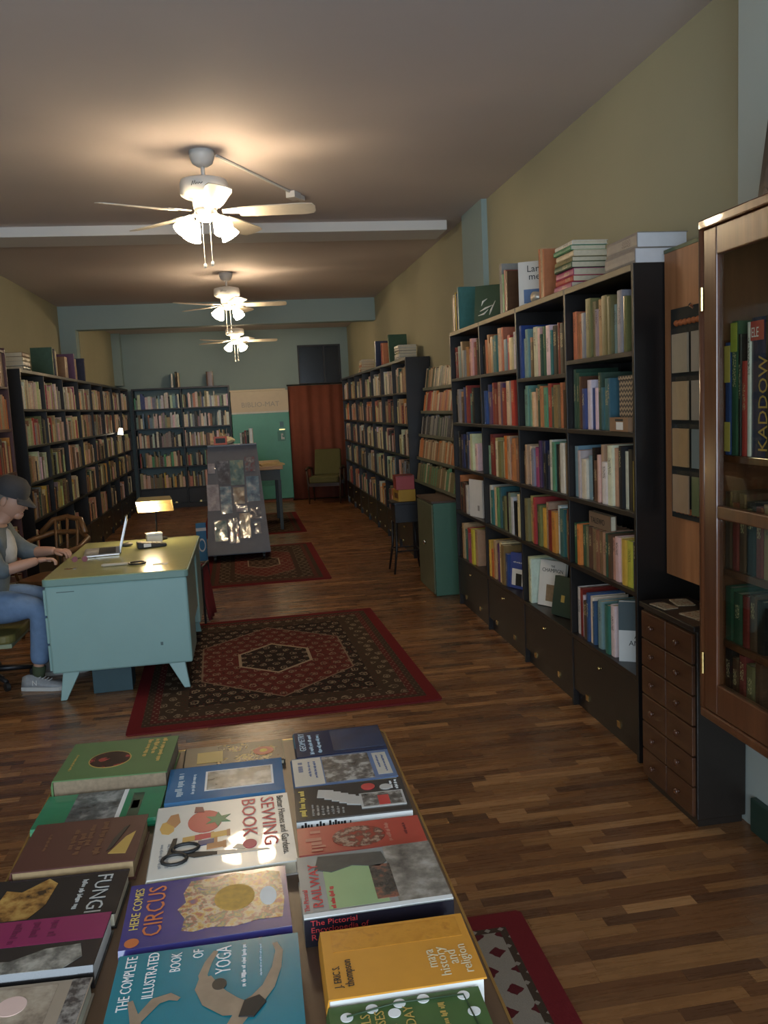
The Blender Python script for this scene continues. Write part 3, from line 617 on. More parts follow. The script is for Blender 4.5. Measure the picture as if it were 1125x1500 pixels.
lying('black book titled FUNGI with orange mushrooms', -.53, -.282, 1.492, 1.64, .03, -2.5, (.018, .017, .017), .16, 'left',
      [('poly', 'mushroom_picture', [(.02, .01), (.09, .0), (.115, .05), (.12, .12), (.10, .14), (.06, .10), (.03, .11)], P_fungi), ('down', 'FUNGI', .042, .192, .136, mat('grey_white_print', (.5, .5, .48), .4), 'LEFT', -.125), ('marks', 'down', .168, .122, .10, .009, MATS['grey_white_print'])])
lying('black book with a magenta title panel and a pale statue picture', -.53, -.292, 1.330, 1.484, .04, -3, (.02, .018, .018), .14, 'near',
      [('rect', 'magenta_panel', .02, .238, .075, .150, mat('magenta_print', (.24, .018, .085), .35)), ('poly', 'statue_picture', [(.03, .005), (.19, .003), (.215, .03), (.205, .065), (.15, .06), (.10, .035), (.04, .04)], P_statue), ('marks', 'down', .142, .14, .05, .014, mat('dark_magenta_print', (.14, .01, .05), .4)), ('marks', 'down', .112, .14, .05, .013, MATS['dark_magenta_print']), ('marks', 'down', .08, .14, .06, .013, MATS['dark_magenta_print'])], M_white)
lying('sepia illustrated book with a round pale price sticker', -.53, -.300, 1.10, 1.318, .03, -3, (.34, .27, .20), .3, 'left',
      [('rect', 'picture', .02, .18, .02, .21, P_beige), ('disc', 'price_sticker', .122, .168, .022, .022, mat('pale_pink_sticker', (.68, .48, .42), .5), 2), ('marks', 'down', .128, .180, .020, .007, KR), ('marks', 'down', .113, .182, .026, .006, KR), ('rect', 'spine_strip', .20, .228, .0, .218, pict('print_dark_strip', [(.4, (.06, .05, .045)), (.6, (.3, .27, .24))], 60))])
lying('dark book printed all over with flowers beside the blue one', -.215, .043, 2.115, 2.255, .015, .8, (.05, .04, .022), .35, 'left',
      [('rect', 'floral_print', .085, .255, .003, .137, P_floral), ('rect', 'yellow_label', .035, .10, .03, .10, mat('mustard_print', (.42, .29, .06), .4), 1), ('disc', 'flower', .205, .07, .026, .026, mat('coral_red_print', (.50, .10, .05), .4), 2), ('disc', 'flower_eye', .205, .07, .010, .010, KY, 4)])
lying('blue jacketed book with a framed grey picture', -.240, .034, 1.912, 2.105, .025, .3, (.045, .17, .36), .12, 'near',
      [('rect', 'picture_border', .088, .250, .045, .155, KW), ('rect', 'picture', .093, .245, .05, .15, P_grey, 1), ('marks', 'up', .036, .03, .13, .016, mat('pale_blue_print', (.40, .55, .65), .3)), ('marks', 'up', .065, .035, .11, .008, MATS['pale_blue_print'])])
# the white sewing book
G_ = [('down', 'Better Homes and Gardens.', .021, .265, .290, K, 'LEFT', -.26), ('down', 'SEWING', .042, .229, .292, mat('crimson_print', (.50, .02, .04), .4), 'LEFT', -.215), ('down', 'BOOK', .044, .187, .294, MATS['crimson_print'], 'LEFT', -.172), ('marks', 'down', .022, .13, .10, .006, mat('grey_print', (.3, .3, .3), .5)), ('marks', 'down', .036, .13, .095, .006, MATS['grey_print'])]
G_ += [('poly', 'pincushion', [(.108+.036*math.cos(R(a)), .212+.050*math.sin(R(a))) for a in range(0, 360, 15)], mat('tomato_red_print', (.45, .02, .03), .35)),
       ('poly', 'pincushion_leaves', [(.136+(.030 if i % 2 else .014)*math.cos(R(a)), .214+(.034 if i % 2 else .015)*math.sin(R(a))) for i, a in enumerate(range(0, 360, 30))], mat('leaf_green_print', (.05, .18, .08), .4), 1),
       ('poly', 'tape_measure', [(.014, .20), (.02, .178), (.034, .172), (.044, .185), (.044, .222), (.034, .232), (.018, .226)], mat('tape_yellow_print', (.62, .36, .08), .4)), ('poly', 'tape_tail', [(.026, .228), (.046, .20), (.056, .222), (.050, .262), (.034, .258)], mat('tan_print', (.45, .20, .07), .4), 1), ('poly', 'thimble', [(.084, .258), (.106, .255), (.102, .280), (.086, .284)], mat('dark_red_print', (.16, .015, .02), .4), 2)]
for i, (x, y, cc) in enumerate(((.080, .142, 'tape_yellow_print'), (.105, .145, 'crimson_print'), (.112, .118, 'navy_thread_print'), (.138, .146, 'tape_yellow_print'), (.130, .100, 'tan_print'))):
    m_ = MATS.get(cc) or mat(cc, (.02, .03, .14), .4)
    G_ += [('poly', 'thread_spool', [(x-.016, y-.012), (x+.016, y-.008), (x+.016, y+.012), (x-.016, y+.008)], m_, i), ('poly', 'spool_end', [(x+.016, y-.011), (x+.023, y-.010), (x+.023, y+.015), (x+.016, y+.014)], MATS['tan_print'], i)]
ring = lambda cx, cy, a, b, n=14: [(cx+a*math.cos(2*math.pi*i/n), cy+b*math.sin(2*math.pi*i/n)) for i in range(n+1)]
G_ += [('tube', 'scissor_handle', ring(.052, .062, .024, .020), .0038, K), ('tube', 'scissor_handle', ring(.072, .102, .026, .018), .0038, K), ('poly', 'scissor_shank', [(.07, .075), (.085, .085), (.135, .075), (.135, .062), (.09, .062)], K, 2), ('poly', 'scissor_blade', [(.125, .060), (.135, .078), (.235, .062), (.24, .057)], mat('steel_print', (.33, .31, .28), .3), 1), ('poly', 'scissor_bow', [(.035, .085), (.045, .15), (.053, .15), (.05, .09)], K, 2),
       ('disc', 'button', .200, .088, .014, .018, mat('button_red_print', (.45, .03, .08), .4), 2), ('poly', 'needle_case', [(.165, .08), (.19, .07), (.195, .085), (.175, .095)], MATS['steel_print'], 1)]
lying('white sewing book with pincushion, thread spools and scissors on its cover', -.249, .041, 1.583, 1.886, .03, 1.2, (.72, .69, .62), .28, 'left', G_)
lying('deep blue circus book with a bright crowd of performers', -.266, .020, 1.368, 1.570, .03, .8, (.045, .04, .22), .13, 'near',
      [('poly', 'crowd_picture', [(.100, .035), (.12, .028), (.15, .034), (.19, .026), (.23, .036), (.272, .034), (.278, .09), (.274, .182), (.25, .192), (.22, .186), (.19, .198), (.15, .190), (.11, .188), (.098, .15), (.104, .12), (.09, .10), (.104, .07)], P_circus), ('up', 'HERE COMES', .022, .026, .055, KY, 'LEFT', -.129), ('up', 'CIRCUS', .046, .066, .030, mat('orange_red_print', (.60, .16, .04), .4), 'LEFT', -.154), ('disc', 'clown_face', .02, .02, .012, .012, MATS['orange_red_print'], 1), ('disc', 'lion_head', .19, .115, .036, .042, mat('lion_gold_print', (.55, .33, .07), .5, var=.5, sc=90), 2), ('disc', 'drum', .25, .105, .015, .03, KW, 2), ('spine_marks', .10, .008, .15, .013, mat('pink_print', (.5, .12, .14), .4))])
tan = mat('bronze_skin_print', (.30, .22, .15), .4, var=.35, sc=40)
lying('teal yoga book with a man bending backwards on its cover', -.262, .028, 1.055, 1.338, .04, -.5, (.012, .20, .26), .2, 'left',
      [('up', 'THE COMPLETE', .024, .034, .147, KW, 'LEFT', -.128), ('up', 'ILLUSTRATED', .024, .068, .168, KW, 'LEFT', -.109), ('up', 'BOOK', .024, .104, .222, KW, 'LEFT', -.047), ('up', 'OF', .024, .138, .249, KW, 'LEFT', -.022), ('up', 'YOGA', .034, .182, .202, KW, 'LEFT', -.069), ('marks', 'up', .205, .165, .105, .006, KW), ('marks', 'up', .230, .185, .08, .003, MATS['pale_blue_print']),
       ('band', 'second_figure_leg', [(.036, .168), (.044, .14), (.052, .11), (.056, .05)], [.004, .006, .008, .009], tan, 1), ('band', 'second_figure_foot', [(.050, .12), (.074, .160), (.094, .166), (.108, .157)], [.007, .009, .008, .004], tan, 2),
       ('band', 'figure_arm', [(.158, .262), (.147, .235), (.140, .205), (.146, .178)], [.004, .006, .007, .008], tan, 1), ('band', 'bending_figure', [(.144, .20), (.146, .178), (.160, .148), (.184, .124), (.208, .118), (.226, .134)], [.009, .017, .021, .020, .016, .013], tan, 2), ('disc', 'figure_head', .166, .178, .011, .013, mat('dark_hair_print', (.05, .04, .03), .5), 3),
       ('band', 'figure_leg', [(.216, .122), (.240, .158), (.253, .20), (.258, .240), (.252, .262)], [.013, .010, .0075, .006, .004], tan, 3), ('band', 'figure_leg', [(.205, .115), (.190, .085), (.186, .04), (.192, .0)], [.013, .011, .009, .007], tan, 1), ('poly', 'trunks', [(.196, .100), (.218, .096), (.236, .124), (.226, .140), (.204, .132)], K, 6)])
lying('navy book titled GEOMETRY beside the table corner', .070, .306, 2.103, 2.270, .02, 0, (.012, .025, .075), .16, 'left',
      [('rect', 'dark_picture', .10, .235, .02, .16, pict('print_navy', [(.35, (.008, .014, .04)), (.6, (.025, .05, .12))], 24)), ('up', 'GEOMETRY', .024, .030, .035, mat('pale_blue_print', (.40, .55, .65), .3), 'LEFT', -.12), ('marks', 'up', .047, .01, .135, .009, MATS['pale_blue_print']), ('marks', 'up', .068, .015, .125, .009, MATS['pale_blue_print'])])
lying('pale blue-edged book with a grey mountain picture', .055, .304, 1.930, 2.095, .02, 0, (.13, .20, .36), .25, 'left',
      [('rect', 'white_panel', .004, .075, .004, .160, mat('grey_white_paper', (.56, .53, .46), .4)), ('rect', 'picture', .078, .195, .008, .158, P_photo), ('rect', 'caption_panel', .205, .240, .02, .15, MATS['grey_white_paper']), ('marks', 'up', .028, .08, .06, .016, mat('blue_ink_print', (.08, .12, .25), .4)), ('marks', 'up', .046, .05, .09, .006, MATS['blue_ink_print']), ('marks', 'up', .060, .04, .10, .006, MATS['blue_ink_print']), ('marks', 'up', .216, .06, .075, .005, MATS['blue_ink_print']), ('marks', 'up', .230, .035, .10, .005, MATS['blue_ink_print'])])
lying('dark photo book with a fan of snapshot cards and its spine lettered', .053, .306, 1.752, 1.918, .022, -1.5, (.055, .048, .042), .15, 'near',
      [('marks', 'up', .022, .02, .125, .013, KY)] + [('marks', 'up', .040+.011*i, .018, .055-.004*i, .006, mat('faint_grey_print', (.26, .25, .23), .4)) for i in range(7)] + [('poly', 'snapshot_card', [(.05+.016*i, .085-.012*i+.02), (.085+.016*i, .075-.012*i+.02), (.09+.016*i, .115-.012*i+.02), (.055+.016*i, .125-.012*i+.02)], mat('card_white_print', (.50, .48, .45), .4), i) for i in range(5)] +
      [('rect', 'large_card', .145, .245, .03, .10, MATS['card_white_print'], 6), ('rect', 'card_photo', .150, .240, .035, .095, P_photo, 8), ('rect', 'red_coat', .185, .21, .035, .08, KR, 9), ('disc', 'red_disc', .17, .135, .016, .016, KR, 3), ('disc', 'white_disc', .21, .125, .014, .014, MATS['card_white_print'], 3), ('marks', 'up', .226, .115, .04, .007, KW), ('marks', 'up', .238, .110, .05, .007, KW), ('spine_marks', .01, .005, .11, .014, K), ('spine', 'DAVID', .012, .155, .008, K)])
lying('red book with a knotted ornament on its cover', .049, .308, 1.612, 1.728, .02, -.8, (.50, .07, .045), .3, 'near',
      [('disc', 'ornament', .125, .055, .055, .042, P_redpic), ('marks', 'up', .048, .012, .092, .032, mat('salmon_print', (.58, .22, .15), .4)), ('marks', 'up', .19, .02, .08, .008, MATS['salmon_print']), ('marks', 'up', .225, .04, .05, .006, mat('dark_red_print', (.16, .015, .02), .4))])
lying('railway book with a steam locomotive and coaches, dark lettered spine', .041, .298, 1.350, 1.553, .052, .2, (.30, .31, .29), .13, 'near',
      [('rect', 'green_field', .045, .150, .02, .175, mat('pale_green_print', (.30, .42, .20), .4)), ('rect', 'coach_picture', .165, .257, .0, .203, P_rail, 1), ('poly', 'smoke', [(.03, .15), (.06, .135), (.10, .15), (.15, .135), (.165, .15), (.16, .185), (.10, .19), (.04, .195)], mat('smoke_print', (.06, .06, .055), .5, var=.4, sc=50), 2), ('rect', 'locomotive', .13, .168, .03, .14, P_smoke, 3),
       ('up', 'RAILWAY', .026, .036, .027, KR, 'LEFT', -.141), ('up', 'The Pictorial', .013, .012, .02, KR), ('marks', 'up', .057, .02, .07, .008, KR), ('rect', 'glossy_edge', .0, .257, .0, .012, KW, 5), ('spine', 'The Pictorial', .0135, .010, .039, KR, 1.15), ('spine', 'Encyclopedia of', .0135, .010, .0265, KR, 1.15), ('spine', 'R', .015, .010, .013, KR, 1.15), ('spine_marks', .024, .013, .085, .010, KR)])
pb_ = [o for o in bpy.data.objects if o.get('label', '').startswith('dark photo book')][0]; bx('white_spine', -.1262, .1262, -.0839, -.0834, .001, .021, KW, pb_)
b_ = [o for o in bpy.data.objects if o.name.startswith('cover') and o.parent and 'railway' in o.parent.get('label', '')][0]
bx('spine_jacket', -.1285, .1285, -.1019, -.1016, .002, .05, mat('black_jacket', (.014, .012, .02), .12), b_.parent)
lying('yellow-orange book on Maya history and religion', .059, .296, 1.133, 1.296, .06, -.6, (.62, .27, .03), .45, 'left',
      [('rect', 'temple_frieze', .02, .225, .105, .155, P_temple), ('up', 'maya', .024, .172, .036, mat('cream_print', (.68, .58, .36), .4), 'LEFT', -.042), ('up', 'history', .022, .188, .014, MATS['cream_print'], 'LEFT', -.067), ('up', 'and', .024, .205, .038, MATS['cream_print'], 'LEFT', -.032), ('up', 'religion', .022, .222, .014, MATS['cream_print'], 'LEFT', -.066), ('up', 'J. ERIC S.', .016, .026, .021, K, 'LEFT', -.050), ('up', 'thompson', .019, .044, .021, K, 'LEFT', -.062)], M_white)
lying('green book on roses with a white blossom border', .056, .280, .96, 1.130, .05, -.5, (.055, .115, .03), .5, 'left',
      [('disc', 'blossom', x, y, .009, .009, KW, 1) for x, y in ((.028, .145), (.065, .155), (.105, .158), (.095, .14), (.140, .160), (.198, .155), (.205, .12), (.20, .08))] + [('tube', 'vine', [(.028, .145), (.10, .158), (.198, .155), (.205, .08), (.20, .02)], .0014, mat('dark_vine_print', (.02, .05, .018), .5)), ('up', 'IALS', .020, .060, .145, KG, 'RIGHT'), ('up', 'ROSES', .020, .080, .148, KG, 'RIGHT'), ('up', 'OF', .020, .101, .118, KG, 'RIGHT'), ('up', 'YESTERDAY', .020, .121, .150, KG, 'RIGHT'), ('marks', 'up', .166, .02, .13, .008, KG)])

# ------------------------------------------------------------ rugs
def rug_mat(name, hx, hy, field, hexcol, dens=1.0, pale=(.27, .21, .145), zig=False):
    t = NT(name); o = t.coord(); s = t.sep(o); ax, ay = t.math('ABSOLUTE', s[0]), t.math('ABSOLUTE', s[1])
    e = t.math('MINIMUM', t.math('SUBTRACT', hx, ax), t.math('SUBTRACT', hy, ay))
    v = t.comb(ax, ay, 0.0)
    def lt(a, b): return t.math('LESS_THAN', a, b)
    def band(a, lo, hi): return t.math('MULTIPLY', t.math('GREATER_THAN', a, lo), lt(a, hi))
    def lattice(cx, cy, off=0.0):                                       # small rosettes in staggered rows
        u = t.math('DIVIDE', ax, cx); w = t.math('DIVIDE', ay, cy)
        row = t.math('FLOOR', w); u = t.math('ADD', u, t.math('MULTIPLY', t.math('MODULO', row, 2.0), .5))
        fu = t.math('SUBTRACT', t.math('FRACT', t.math('ADD', u, off)), .5); fw = t.math('SUBTRACT', t.math('FRACT', w), .5)
        return t.math('ADD', t.math('ABSOLUTE', fu), t.math('ABSOLUTE', fw)), t.math('SQRT', t.math('ADD', t.math('MULTIPLY', fu, fu), t.math('MULTIPLY', fw, fw)))
    dia, rad = lattice(.085/dens, .10/dens); dia2, rad2 = lattice(.034/dens, .034/dens); wob = t.noise(v, 34*dens, 2.0)
    rw = t.math('MULTIPLY_ADD', t.math('SUBTRACT', wob, .5), .5, rad)
    rose = t.math('MAXIMUM', lt(rw, .10), band(rw, .21, .29)); leaf = t.math('GREATER_THAN', t.noise(v, 60*dens, 1.0), .62); dots = lt(dia2, .24)
    a, tp, sl = hx*.56, hy*.72, .92
    hexd = t.math('MAXIMUM', t.math('DIVIDE', ax, a), t.math('DIVIDE', t.math('MULTIPLY_ADD', ax, sl, ay), tp))
    hin = t.math('MAXIMUM', t.math('DIVIDE', ax, hx*.28), t.math('DIVIDE', t.math('MULTIPLY_ADD', ax, .87, ay), hy*.31))
    c = t.mix(rose, field, pale); c = t.mix(t.math('MULTIPLY', leaf, .7), c, hexcol)
    c2 = t.mix(t.math('MULTIPLY', rose, .8), hexcol, pale); c2 = t.mix(t.math('MULTIPLY', leaf, .8), c2, (.02, .014, .012)); c = t.mix(lt(hexd, 1.0), c, c2)
    c = t.mix(t.math('MULTIPLY', band(hexd, .975, 1.0), .6), c, pale)
    hi_c = t.mix(t.math('MULTIPLY', rose, .9), field, pale); hi_c = t.mix(t.math('MULTIPLY', leaf, .6), hi_c, hexcol); c = t.mix(lt(hin, 1.0), c, hi_c); c = t.mix(band(hin, .92, 1.0), c, tuple(q*1.3 for q in pale))
    brown = (.055, .035, .022)
    c = t.mix(lt(e, .31), c, t.mix(t.math('MULTIPLY', dots, .5), brown, hexcol)); c = t.mix(lt(e, .265), c, t.mix(t.math('MULTIPLY', rose, .9), brown, pale))
    c = t.mix(lt(e, .155), c, t.mix(t.math('MULTIPLY', dots, .7), (.10, .02, .018), pale)); c = t.mix(lt(e, .115), c, t.mix(t.math('MULTIPLY', dots, .3), brown, pale))
    if zig:
        dz, rz_ = lattice(.085, .085)
        c = t.mix(lt(e, .215), c, t.mix(lt(t.math('MULTIPLY_ADD', t.math('SUBTRACT', wob, .5), .3, dz), .30), (.25, .21, .165), (.085, .012, .014))); c = t.mix(lt(e, .095), c, t.mix(dots, brown, (.25, .21, .165)))
    c = t.mix(lt(e, .072), c, (.15, .014, .017))
    f = t.noise(o, 300, 2.0); t.base(t.mix(t.math('MULTIPLY', f, .5), c, t.mix(1.0, c, (.45, .45, .45), 'MULTIPLY'))); t.set(.92, spec=.12); t.bump(f, .5, .003); return t.m
def rug(label, cx, cy, hx, hy, rz, dens, field=(.035, .022, .018), hexcol=(.17, .025, .022), th=.009, zig=False):
    r = thing('rug', label, 'rug', (cx, cy, .0006), R(rz), 'patterned red rugs')
    MB().prism(rrect(-hx, hx, -hy, hy, .012, 2), 0, th).build('pile', rug_mat('rug_weave', hx, hy, field, hexcol, dens, zig=zig), r)
    for s in (-1, 1):
        q = MB()
        q.box(-hx+.01, hx-.01, s*hy-(.0 if s > 0 else .012), s*hy+(.012 if s > 0 else 0), 0, .004); q.build('bound_end', mat('rug_binding', (.15, .012, .015), .9), r)
    return r
rug('red and brown hexagon-medallion rug lying beside the aqua desk', .092, 5.64, .855, 1.14, 1.9, 1.0, (.022, .015, .012), (.115, .022, .018))
rug('red patterned rug under the wheeled display stand', .10, 9.33, .62, 1.16, .5, 1.1, (.05, .03, .02), (.15, .03, .025))
rug('dark red rug in front of the green machine', .02, 12.65, .70, 1.15, .5, 1.0, (.03, .02, .016), (.06, .025, .02))
rug('dark rug with pale zigzag border under the book table', .0, 1.42, .77, 1.08, 0, .8, (.025, .012, .012), (.03, .015, .015), zig=True)

# ------------------------------------------------------------ the aqua steel desk and what stands on it
M_aqua = mat('aqua_enamelled_steel', (.30, .48, .46), .32, var=.06, sc=5); M_top = mat('olive_green_lino_desktop', (.36, .37, .17), .22, var=.08); M_trim = mat('worn_aqua_edge', (.22, .36, .32), .35)
DX0, DX1, DY0, DY1, DZ = -1.215, -.405, 5.15, 6.56, .74
dk = thing('desk', 'aqua enamelled steel desk with olive top and splayed legs', 'desk')
MB().prism(rrect(DX0-.012, DX1+.012, DY0-.012, DY1+.012, .03), DZ-.045, DZ-.004).build('top_rim', M_trim, dk, bevel=.004)
MB().prism(rrect(DX0-.004, DX1+.004, DY0-.004, DY1+.004, .026), DZ-.004, DZ).build('desktop', M_top, dk)
for y0, y1, nm in ((DY0, DY0+.44, 'pedestal'), (DY1-.44, DY1, 'pedestal')):
    p = bx(nm, DX0, DX1, y0, y1, .17, DZ-.0455, M_aqua, dk, .012)
    for k in range(3):
        z0 = .185+k*.167; d = bx('drawer', DX0-.016, DX0-.0005, y0+.02, y1-.02, z0, z0+.155, M_aqua, p, .004)
        MB().tube([(DX0-.016, y0+.12, z0+.12), (DX0-.036, y0+.14, z0+.12), (DX0-.036, y1-.14, z0+.12), (DX0-.016, y1-.12, z0+.12)], .006, 6).build('drawer_pull', M_chrome, d)
    for x, sx in ((DX0+.10, -1), (DX1-.10, 1)):
        for y, sy in (((y0+.06), -1),) if y0 == DY0 else (((y1-.06), 1),):
            tx, ty = x+sx*.055, y+sy*.03; zl = .0105 if (sx > 0 and sy < 0) else .001
            MB().add([(x-.05, y-.02, .1695), (x+.05, y-.02, .1695), (x+.05, y+.02, .1695), (x-.05, y+.02, .1695), (tx-.018, ty-.014, zl), (tx+.018, ty-.014, zl), (tx+.018, ty+.014, zl), (tx-.018, ty+.014, zl)],
                     [(0,1,2,3),(7,6,5,4),(0,4,5,1),(1,5,6,2),(2,6,7,3),(3,7,4,0)]).build('leg', M_aqua, dk, bevel=.004)
bx('modesty_panel', DX1-.03, DX1-.012, DY0+.4405, DY1-.4405, .30, DZ-.0455, M_aqua, dk)
bx('scuff_mark', -1.15, -1.05, DY0-.0006, DY0-.0001, .655, .660, mat('scuffed_steel', (.10, .16, .16), .5), dk)
bx('scuff_mark', -.585, -.57, DY0-.0006, DY0-.0001, .29, .31, MATS['scuffed_steel'], dk)
bxo = thing('storage_box', 'dark teal cardboard box on the floor under the desk', 'box', (-.90, 5.35, .0006), R(2))
bx('body', -.115, .115, -.10, .10, 0, .15, mat('dark_teal_card', (.04, .085, .10), .6), bxo, .003); bx('lid', -.12, .12, -.105, .105, .1505, .163, MATS['dark_teal_card'], bxo, .002)

zd = DZ + .0006
lp = thing('laptop', 'open silver laptop on the desk in front of the seated man', 'laptop', (-1.02, 6.02, zd), R(-90+8))
M_alu = mat('silver_aluminium', (.62, .62, .62), .3, .7)
bx('base', -.165, .165, -.115, .115, 0, .014, M_alu, lp, .004); bx('keyboard', -.14, .14, -.02, .09, .0142, .0155, K, lp); bx('trackpad', -.05, .05, -.10, -.03, .0142, .0148, mat('trackpad_grey', (.45, .45, .45), .3), lp)
L = Matrix.Translation((0, .115, .014)) @ Matrix.Rotation(R(-16), 4, 'X')
MB().box(-.165, .165, 0, .006, .002, .225, M=L).build('lid', M_alu, lp, bevel=.002); MB().box(-.155, .155, -.0008, -.0002, .012, .215, M=L).build('screen', emit('lit_laptop_screen', (.55, .65, .75), .7), lp)
MB().tube([(-.15, .118, .012), (.15, .118, .012)], .006, 8).build('hinge', M_dark, lp)
ph = thing('desk_phone', 'black card terminal with pale keys lying on the desk', 'card terminal', (-.70, 6.12, zd), R(15))
MB().add([(-.10, -.04, 0), (.10, -.035, 0), (.10, .035, 0), (-.10, .04, 0), (-.10, -.035, .05), (.10, -.03, .022), (.10, .03, .022), (-.10, .035, .05)], [(0,3,2,1),(4,5,6,7),(0,1,5,4),(1,2,6,5),(2,3,7,6),(3,0,4,7)]).build('body', K, ph, bevel=.008)
bx('paper_label', -.06, -.01, -.0422, -.0402, .010, .034, KW, ph); 
for i in range(3):
    for j in range(3): MB().box(-.02+.03*i, -.002+.03*i, -.02+.016*j, -.010+.016*j, .034-.0042*i, .040-.0042*i).build('key', mat('pale_key', (.5, .5, .48), .4), ph)
nb = thing('note_cube', 'white cube of receipt paper beside the card terminal', 'paper', (-.70, 6.30, zd), R(12))
MB().box(-.055, .055, -.045, .045, 0, .065).build('paper_block', mat('receipt_paper', (.68, .65, .58), .7), nb, bevel=.006); MB().box(-.056, .056, -.046, .046, .066, .076).build('top_sheet', M_white, nb)
# desk lamp
dl = thing('desk_lamp', 'lit desk lamp with a flat metal hood at the back of the desk', 'lamp', (-.70, 6.44, zd))
MB().lathe([(.001, 0), (.075, 0), (.075, .012), (.05, .018), (.012, .022), (.001, .022)], 20, (0, .05, 0)).build('base', M_dark, dl, True)
MB().tube([(0, .05, .02), (0, .08, .14), (.01, .05, .285), (.01, .028, .296)], .006, 8).build('stem', M_dark, dl, True)
LH = Matrix.Translation((.01, 0, .275)) @ Matrix.Rotation(R(-48), 4, 'X') @ Matrix.Translation((0, 0, -.275))
hv = [(-.13, -.06, .245), (.13, -.06, .245), (.13, .06, .245), (-.13, .06, .245), (-.11, -.04, .305), (.11, -.04, .305), (.11, .04, .305), (-.11, .04, .305)]
hd = MB().add([LH @ Vector(v) for v in hv], [(4,5,6,7),(0,1,5,4),(1,2,6,5),(2,3,7,6),(3,0,4,7)]).build('hood', mat('dull_brass_hood', (.38, .30, .15), .35, .4), dl)
hs = hd.modifiers.new('solid', 'SOLIDIFY'); hs.thickness = .002
MB().tube([LH @ Vector((-.10, 0, .262)), LH @ Vector((.0, 0, .262))], .016, 10).build('bulb', emit('warm_desk_bulb', (1.0, .78, .45), 150.0), dl, True)
mo = thing('computer_mouse', 'dark grey mouse on the desk behind the laptop', 'mouse', (-.885, 6.25, zd), R(30)); MB().ball((0, 0, .012), .03, 12, 6, (1.5, .9, .5)).build('shell', mat('mouse_grey', (.08, .08, .08), .4), mo, True); MB().box(-.004, .012, -.002, .002, .0255, .0285).build('wheel', K, mo)
mg = thing('magnifying_glass', 'magnifying glass with a pale handle lying at the desk edge', 'magnifier', (-.72, 5.45, zd), R(4))
q = MB(); n = 24
for i in range(n):
    a0, a1 = 2*math.pi*i/n, 2*math.pi*(i+1)/n; q.tube([(.05*math.cos(a0), .05*math.sin(a0), .008), (.05*math.cos(a1), .05*math.sin(a1), .008)], .006, 6, cap=False)
q.build('rim', M_dark, mg, True); MB().lathe([(.001, .006), (.045, .006), (.045, .009), (.001, .012)], 20).build('lens', glassy('magnifier_glass'), mg); MB().tube([(-.056, 0, .009), (-.08, 0, .009), (-.20, 0, .010), (-.215, 0, .010)], [.006, .009, .011, .006], 8).build('handle', mat('ivory_handle', (.55, .48, .38), .4), mg, True)
pc = bx('paper_slip', -.62, -.53, 5.36, 5.42, zd, zd+.0012, mat('white_slip', (.72, .70, .62), .6)); tag(pc, 'small white paper slip beside the magnifying glass on the desk', 'paper')
gl_ = thing('eyeglasses', 'pair of glasses with pinkish lenses beside the laptop', 'glasses', (-1.10, 5.66, zd), R(-10))
for s in (-1, 1):
    MB().lathe([(.001, 0), (.019, .001), (.019, .003), (.001, .002)], 14, (s*.032, 0, 0), M=Matrix.Translation((0, 0, .024)) @ Matrix.Rotation(R(70), 4, 'X')).build('lens', mat('pink_lens', (.26, .11, .14), .08), gl_)
    MB().tube([(s*.058, 0, .026), (s*.06, .08, .02), (s*.055, .13, .004)], .002, 5).build('temple', K, gl_)
MB().tube([(-.010, -.002, .03), (0, -.003, .033), (.010, -.002, .03)], .002, 5).build('bridge', K, gl_)
for i, (dx, dy, nm) in enumerate(((0, 0, 'copper coin'), (.03, .012, 'silver coin'), (.012, .035, 'gold coin'), (-.022, .022, 'worn brown coin'))):
    o = MB().lathe([(.001, 0), (.0125, 0), (.0125, .002), (.001, .002)], 14).build('coin', mat('coin_%d' % i, ((.45, .22, .10), (.6, .6, .58), (.6, .45, .15), (.25, .14, .07))[i], .3, .9), loc=(-1.125+dx, 5.44+dy, zd)); tag(o, f'{nm} at the desk corner nearest the man\'s hand', 'coin', 'coins on the desk')

